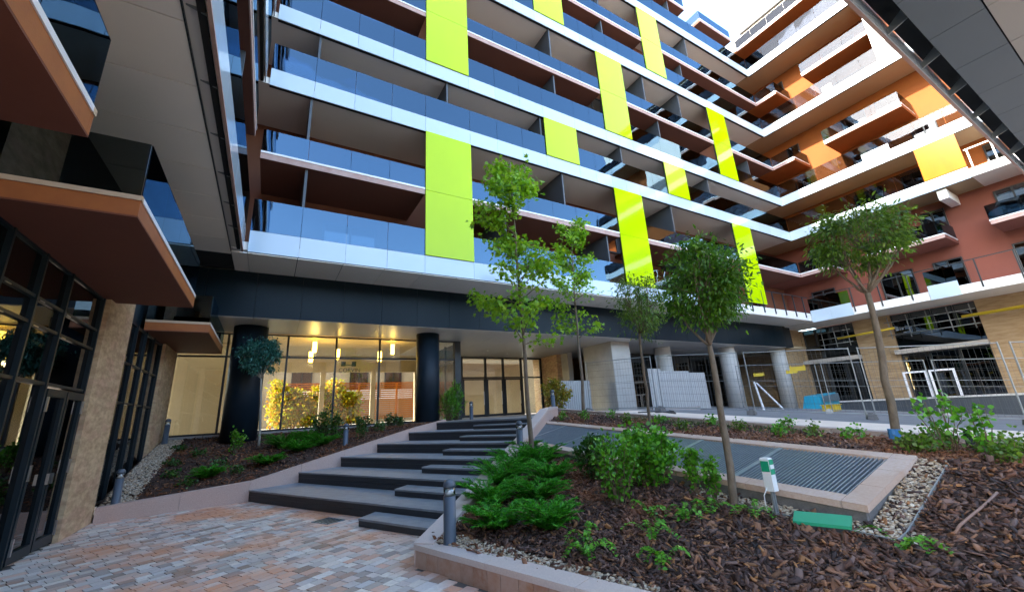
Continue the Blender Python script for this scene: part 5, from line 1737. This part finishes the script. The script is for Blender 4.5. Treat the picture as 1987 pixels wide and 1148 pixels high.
def gear():
    # white A-shaped board
    z = path_z(23.2, 12.6)
    T = thing('trestle', 'white A-shaped board leaning on the asphalt behind the fence', 'trestle', (23.2, 12.6, z))
    hexa('board', [(22.6, 12.7, z), (22.75, 12.7, z), (22.75, 12.75, z), (22.6, 12.75, z)], [(22.62, 12.9, z + 1.5), (22.7, 12.9, z + 1.5), (22.7, 12.95, z + 1.5), (22.62, 12.95, z + 1.5)], 'white_plastic', T)
    hexa('brace', [(23.9, 12.4, z), (24.05, 12.4, z), (24.05, 12.46, z), (23.9, 12.46, z)], [(22.66, 12.84, z + 1.45), (22.78, 12.84, z + 1.45), (22.78, 12.89, z + 1.45), (22.66, 12.89, z + 1.45)], 'white_plastic', T)
    # teal tarp bundle
    z = path_z(30, 14)
    T = thing('tarp_bundle', 'teal tarpaulin covered stack beside the last white column', 'tarp', (30.5, 13.6, z))
    mb = MB()
    mb.hexa([(29.7, 13.0, z), (32.0, 13.0, z), (32.0, 14.2, z), (29.7, 14.2, z)], [(29.85, 13.15, z + 0.75), (31.9, 13.1, z + 0.95), (31.85, 14.1, z + 0.9), (29.9, 14.05, z + 0.8)])
    mb.build_world('cover', 'teal_tarp', T)
    hexa('folded_edge', [(29.75, 12.93, z + 0.4), (31.9, 12.93, z + 0.45), (31.9, 12.99, z + 0.45), (29.75, 12.99, z + 0.4)], [(29.8, 12.95, z + 0.72), (31.9, 12.95, z + 0.9), (31.9, 12.99, z + 0.9), (29.8, 12.99, z + 0.72)], 'blue_drain', T)
    # yellow crate
    z = path_z(26, 11)
    T = thing('plastic_crate', 'yellow plastic crate lying on the asphalt behind the fence', 'crate', (26, 11, z))
    mb = MB()
    mb.box((25.6, 10.8, z), (26.5, 11.3, z + 0.04))
    for p, q in (((25.6, 10.8), (26.5, 10.84)), ((25.6, 11.26), (26.5, 11.3)), ((25.6, 10.84), (25.64, 11.26)), ((26.46, 10.84), (26.5, 11.26))):
        mb.box((*p, z + 0.04), (*q, z + 0.3))
    mb.build_world('shell', 'yellow_paint', T)
    wbox('lid', (25.55, 10.75, z + 0.303), (26.55, 11.35, z + 0.34), 'yellow_paint', T)
    # bare window frames leaning on the low wall
    for k, u in enumerate((8.9, 7.7)):
        T = thing('window_frame', 'bare white window frame propped on the low wall before the dark glazing', 'window frame', (33.6, u, 1.2), 'bare window frames on the low wall')
        for a, b in (((33.55, u, 1.22), (33.62, u + 0.1, 2.75)), ((33.55, u + 1.0, 1.22), (33.62, u + 1.1, 2.75)), ((33.55, u + 0.1, 2.65), (33.62, u + 1.0, 2.75))):
            wbox('frame_bar', a, b, 'white_metal', T)
    # yellow scaffold tube and guard rails in front of the first floor windows
    t = MB(); t.tube([(34.6, 13.2, 5.45), (34.6, 10.0, 5.58)], 0.07, 8)
    tag(t.build_world('scaffold_tube', 'yellow_paint', None, True), 'yellow scaffold tube crossing the stone pier between the glazed bays', 'tube')
    t = MB(); t.tube([(34.6, 6.9, 5.62), (34.6, 1.0, 5.72)], 0.09, 8)
    tag(t.build_world('scaffold_tube', 'yellow_paint', None, True), 'long yellow scaffold tube on the wide stone wall end', 'tube')
    for k, (a, b) in enumerate(((6.5, 10.3), (12.6, 14.2))):
        T = thing('guard_rail', ('long' if k == 0 else 'short') + ' grey metal guard rail before the upper windows of the stone floor', 'guard rail', (34.8, a, 5))
        n = 5 if k == 0 else 3
        for i in range(n):
            u = a + (b - a) * i / (n - 1)
            m = MB(); m.tube([(34.8, u, 4.9), (34.8, u, 6.35)], 0.028, 6); m.build_world('post', 'galvanised', T, True)
        for z in (5.15, 5.55, 6.0):
            m = MB(); m.tube([(34.76, a - 0.2, z), (34.76, b + 0.2, z)], 0.025, 6); m.build_world('rail', 'galvanised', T, True)
    # yellow warning tags on the fence
    for k, (x, y, zz) in enumerate(((19.8, 11.0, 2.75), (20.2, 9.75, 2.75), (18.6, 14.0, 3.0), (14.8, 6.95, 2.55))):
        s = MB(); s.box((-0.22, -0.012, -0.07), (0.22, 0.012, 0.07)); s.box((-0.2, -0.02, 0.07), (-0.16, 0.02, 0.1)); s.box((0.16, -0.02, 0.07), (0.2, 0.02, 0.1))
        tag(obj('warning_tag', mesh('warning_tag', s.v, s.f, 'yellow_paint'), None, (x, y, zz), (0, 0, R(-60))), 'small yellow tag clipped on the site fence', 'tag', 'yellow tags on the fence')
gear()

# ------------------------------------------------------------------ inside the shop and the garden behind it
def pendant(loc, label):
    T = thing('pendant_lamp', label, 'lamp', (loc[0], loc[1], 5.1), 'amber pendant lamps in the shop')
    m = MB(); m.lathe([(0.085, 0), (0.085, 0.44)], 20)
    m.build('shade', 'lamp_amber', T, loc, smooth=False)
    m = MB(); m.tube([(loc[0], loc[1], loc[2] + 0.44), (loc[0], loc[1], 5.1)], 0.006, 5)
    m.build_world('cord', 'frame_dark', T)
    ld = bpy.data.lights.new('bulb', 'POINT'); ld.energy = 2; ld.color = (1, 0.72, 0.35); ld.shadow_soft_size = 0.12
    lo = bpy.data.objects.new('bulb', ld); COL.objects.link(lo); lo.parent = T
    lo.location = (0, 0, loc[2] - 5.1 - 0.15)
PL = 'lit amber cylinder lamp hanging behind the shop window'
for l in ((1.47, 18.9, 4.55), (1.40, 19.5, 4.22), (2.45, 19.4, 4.35), (4.22, 19.2, 4.25), (4.72, 18.9, 4.55)):
    pendant(l, PL)

def build_rear():
    g = MB(); g.v = [(-20, 24.4, 1.46), (30, 24.4, 1.46), (30, 60, 1.46), (-20, 60, 1.46)]; g.f = [(0, 1, 2, 3)]
    kind(g.build('garden_ground', 'street_ground'), 'structure')
    S = thing('slat_fence', 'orange timber slat screen seen through the shop window', 'fence', (4.5, 27, 1.46))
    for x in np.arange(0.2, 9.6, 1.15):
        wbox('post', (x - 0.05, 27.06, 1.46), (x + 0.05, 27.16, 3.95), 'timber_slat', S)
        z = 1.75
        while z < 3.9:
            if x < 8.5:
                wbox('slat', (x + 0.0, 27.0, z), (x + 1.14, 27.03, z + 0.085), 'timber_slat', S)
            z += 0.125
    H = thing('hedge', 'yellow-green leafy hedge growing in front of the orange slat screen', 'hedge', (2.4, 26.5, 1.46))
    rng = np.random.default_rng(77)
    n = 15000
    P = np.stack([rng.uniform(0.2, 4.6, n), rng.normal(26.5, 0.22, n), 1.5 + 2.4 * rng.beta(1.6, 1.2, n)], 1)
    hx = P[:, 0]
    P[:, 2] = 1.5 + (P[:, 2] - 1.5) * (0.86 + 0.16 * np.sin(hx * 2.3 + 0.7) + 0.10 * np.sin(hx * 6.1))
    P[:, 0] += rng.normal(0, 0.16, n)
    D = rng.normal(0, 1, (n, 3))
    V, F = leaf_arrays(P, D, rng.uniform(0.09, 0.17, n), T_LEAF, 0.1, rng)
    obj('foliage', np_mesh('foliage', V, F, 'leaf_yellow'), H)
    st = MB()
    for k in range(10):
        x = 0.5 + k * 0.42
        st.tube([(x, 26.5, 1.4), (x + 0.1, 26.5, 2.4), (x, 26.45, 3.4)], 0.02, 5)
    st.build_world('stems', 'twig', H)
    R_ = thing('rear_house', 'pale beige house with white balconies behind the slat screen', 'building', (8, 42, 1.46))
    wbox('wall', (-16, 40, 1.46), (30, 48, 14), 'rear_wall', R_)
    F2 = Face('x', 40, -1)
    for x in (-3, 1.5, 6.2, 9.3, 13, 17.5):
        window(F2, R_, x, x + 1.6, 4.4, 6.2, 0.003)
        F2.box('balcony_front', x - 0.5, x + 2.4, 0.9, 1.0, 3.5, 4.4, 'white_paint', R_)
        F2.box('balcony_floor', x - 0.5, x + 2.4, 0.003, 0.89, 3.5, 3.65, 'white_paint', R_)
build_rear()
def build_street():
    S = thing('street_house', 'long beige house across the street reflected in the shop window', 'building', (5, -27, 0))
    wbox('wall', (-45, -36, 0), (70, -27, 12.5), 'street_wall', S)
    F2 = Face('x', -27, 1)
    for x in np.arange(-12, 30, 4.2):
        for z in (4.6, 8.2):
            window(F2, S, x, x + 1.7, z, z + 1.9, 0.003)
    wbox('roof', (-45.4, -36.4, 12.503), (70.4, -26.6, 12.9), 'partition_dark', S)
build_street()
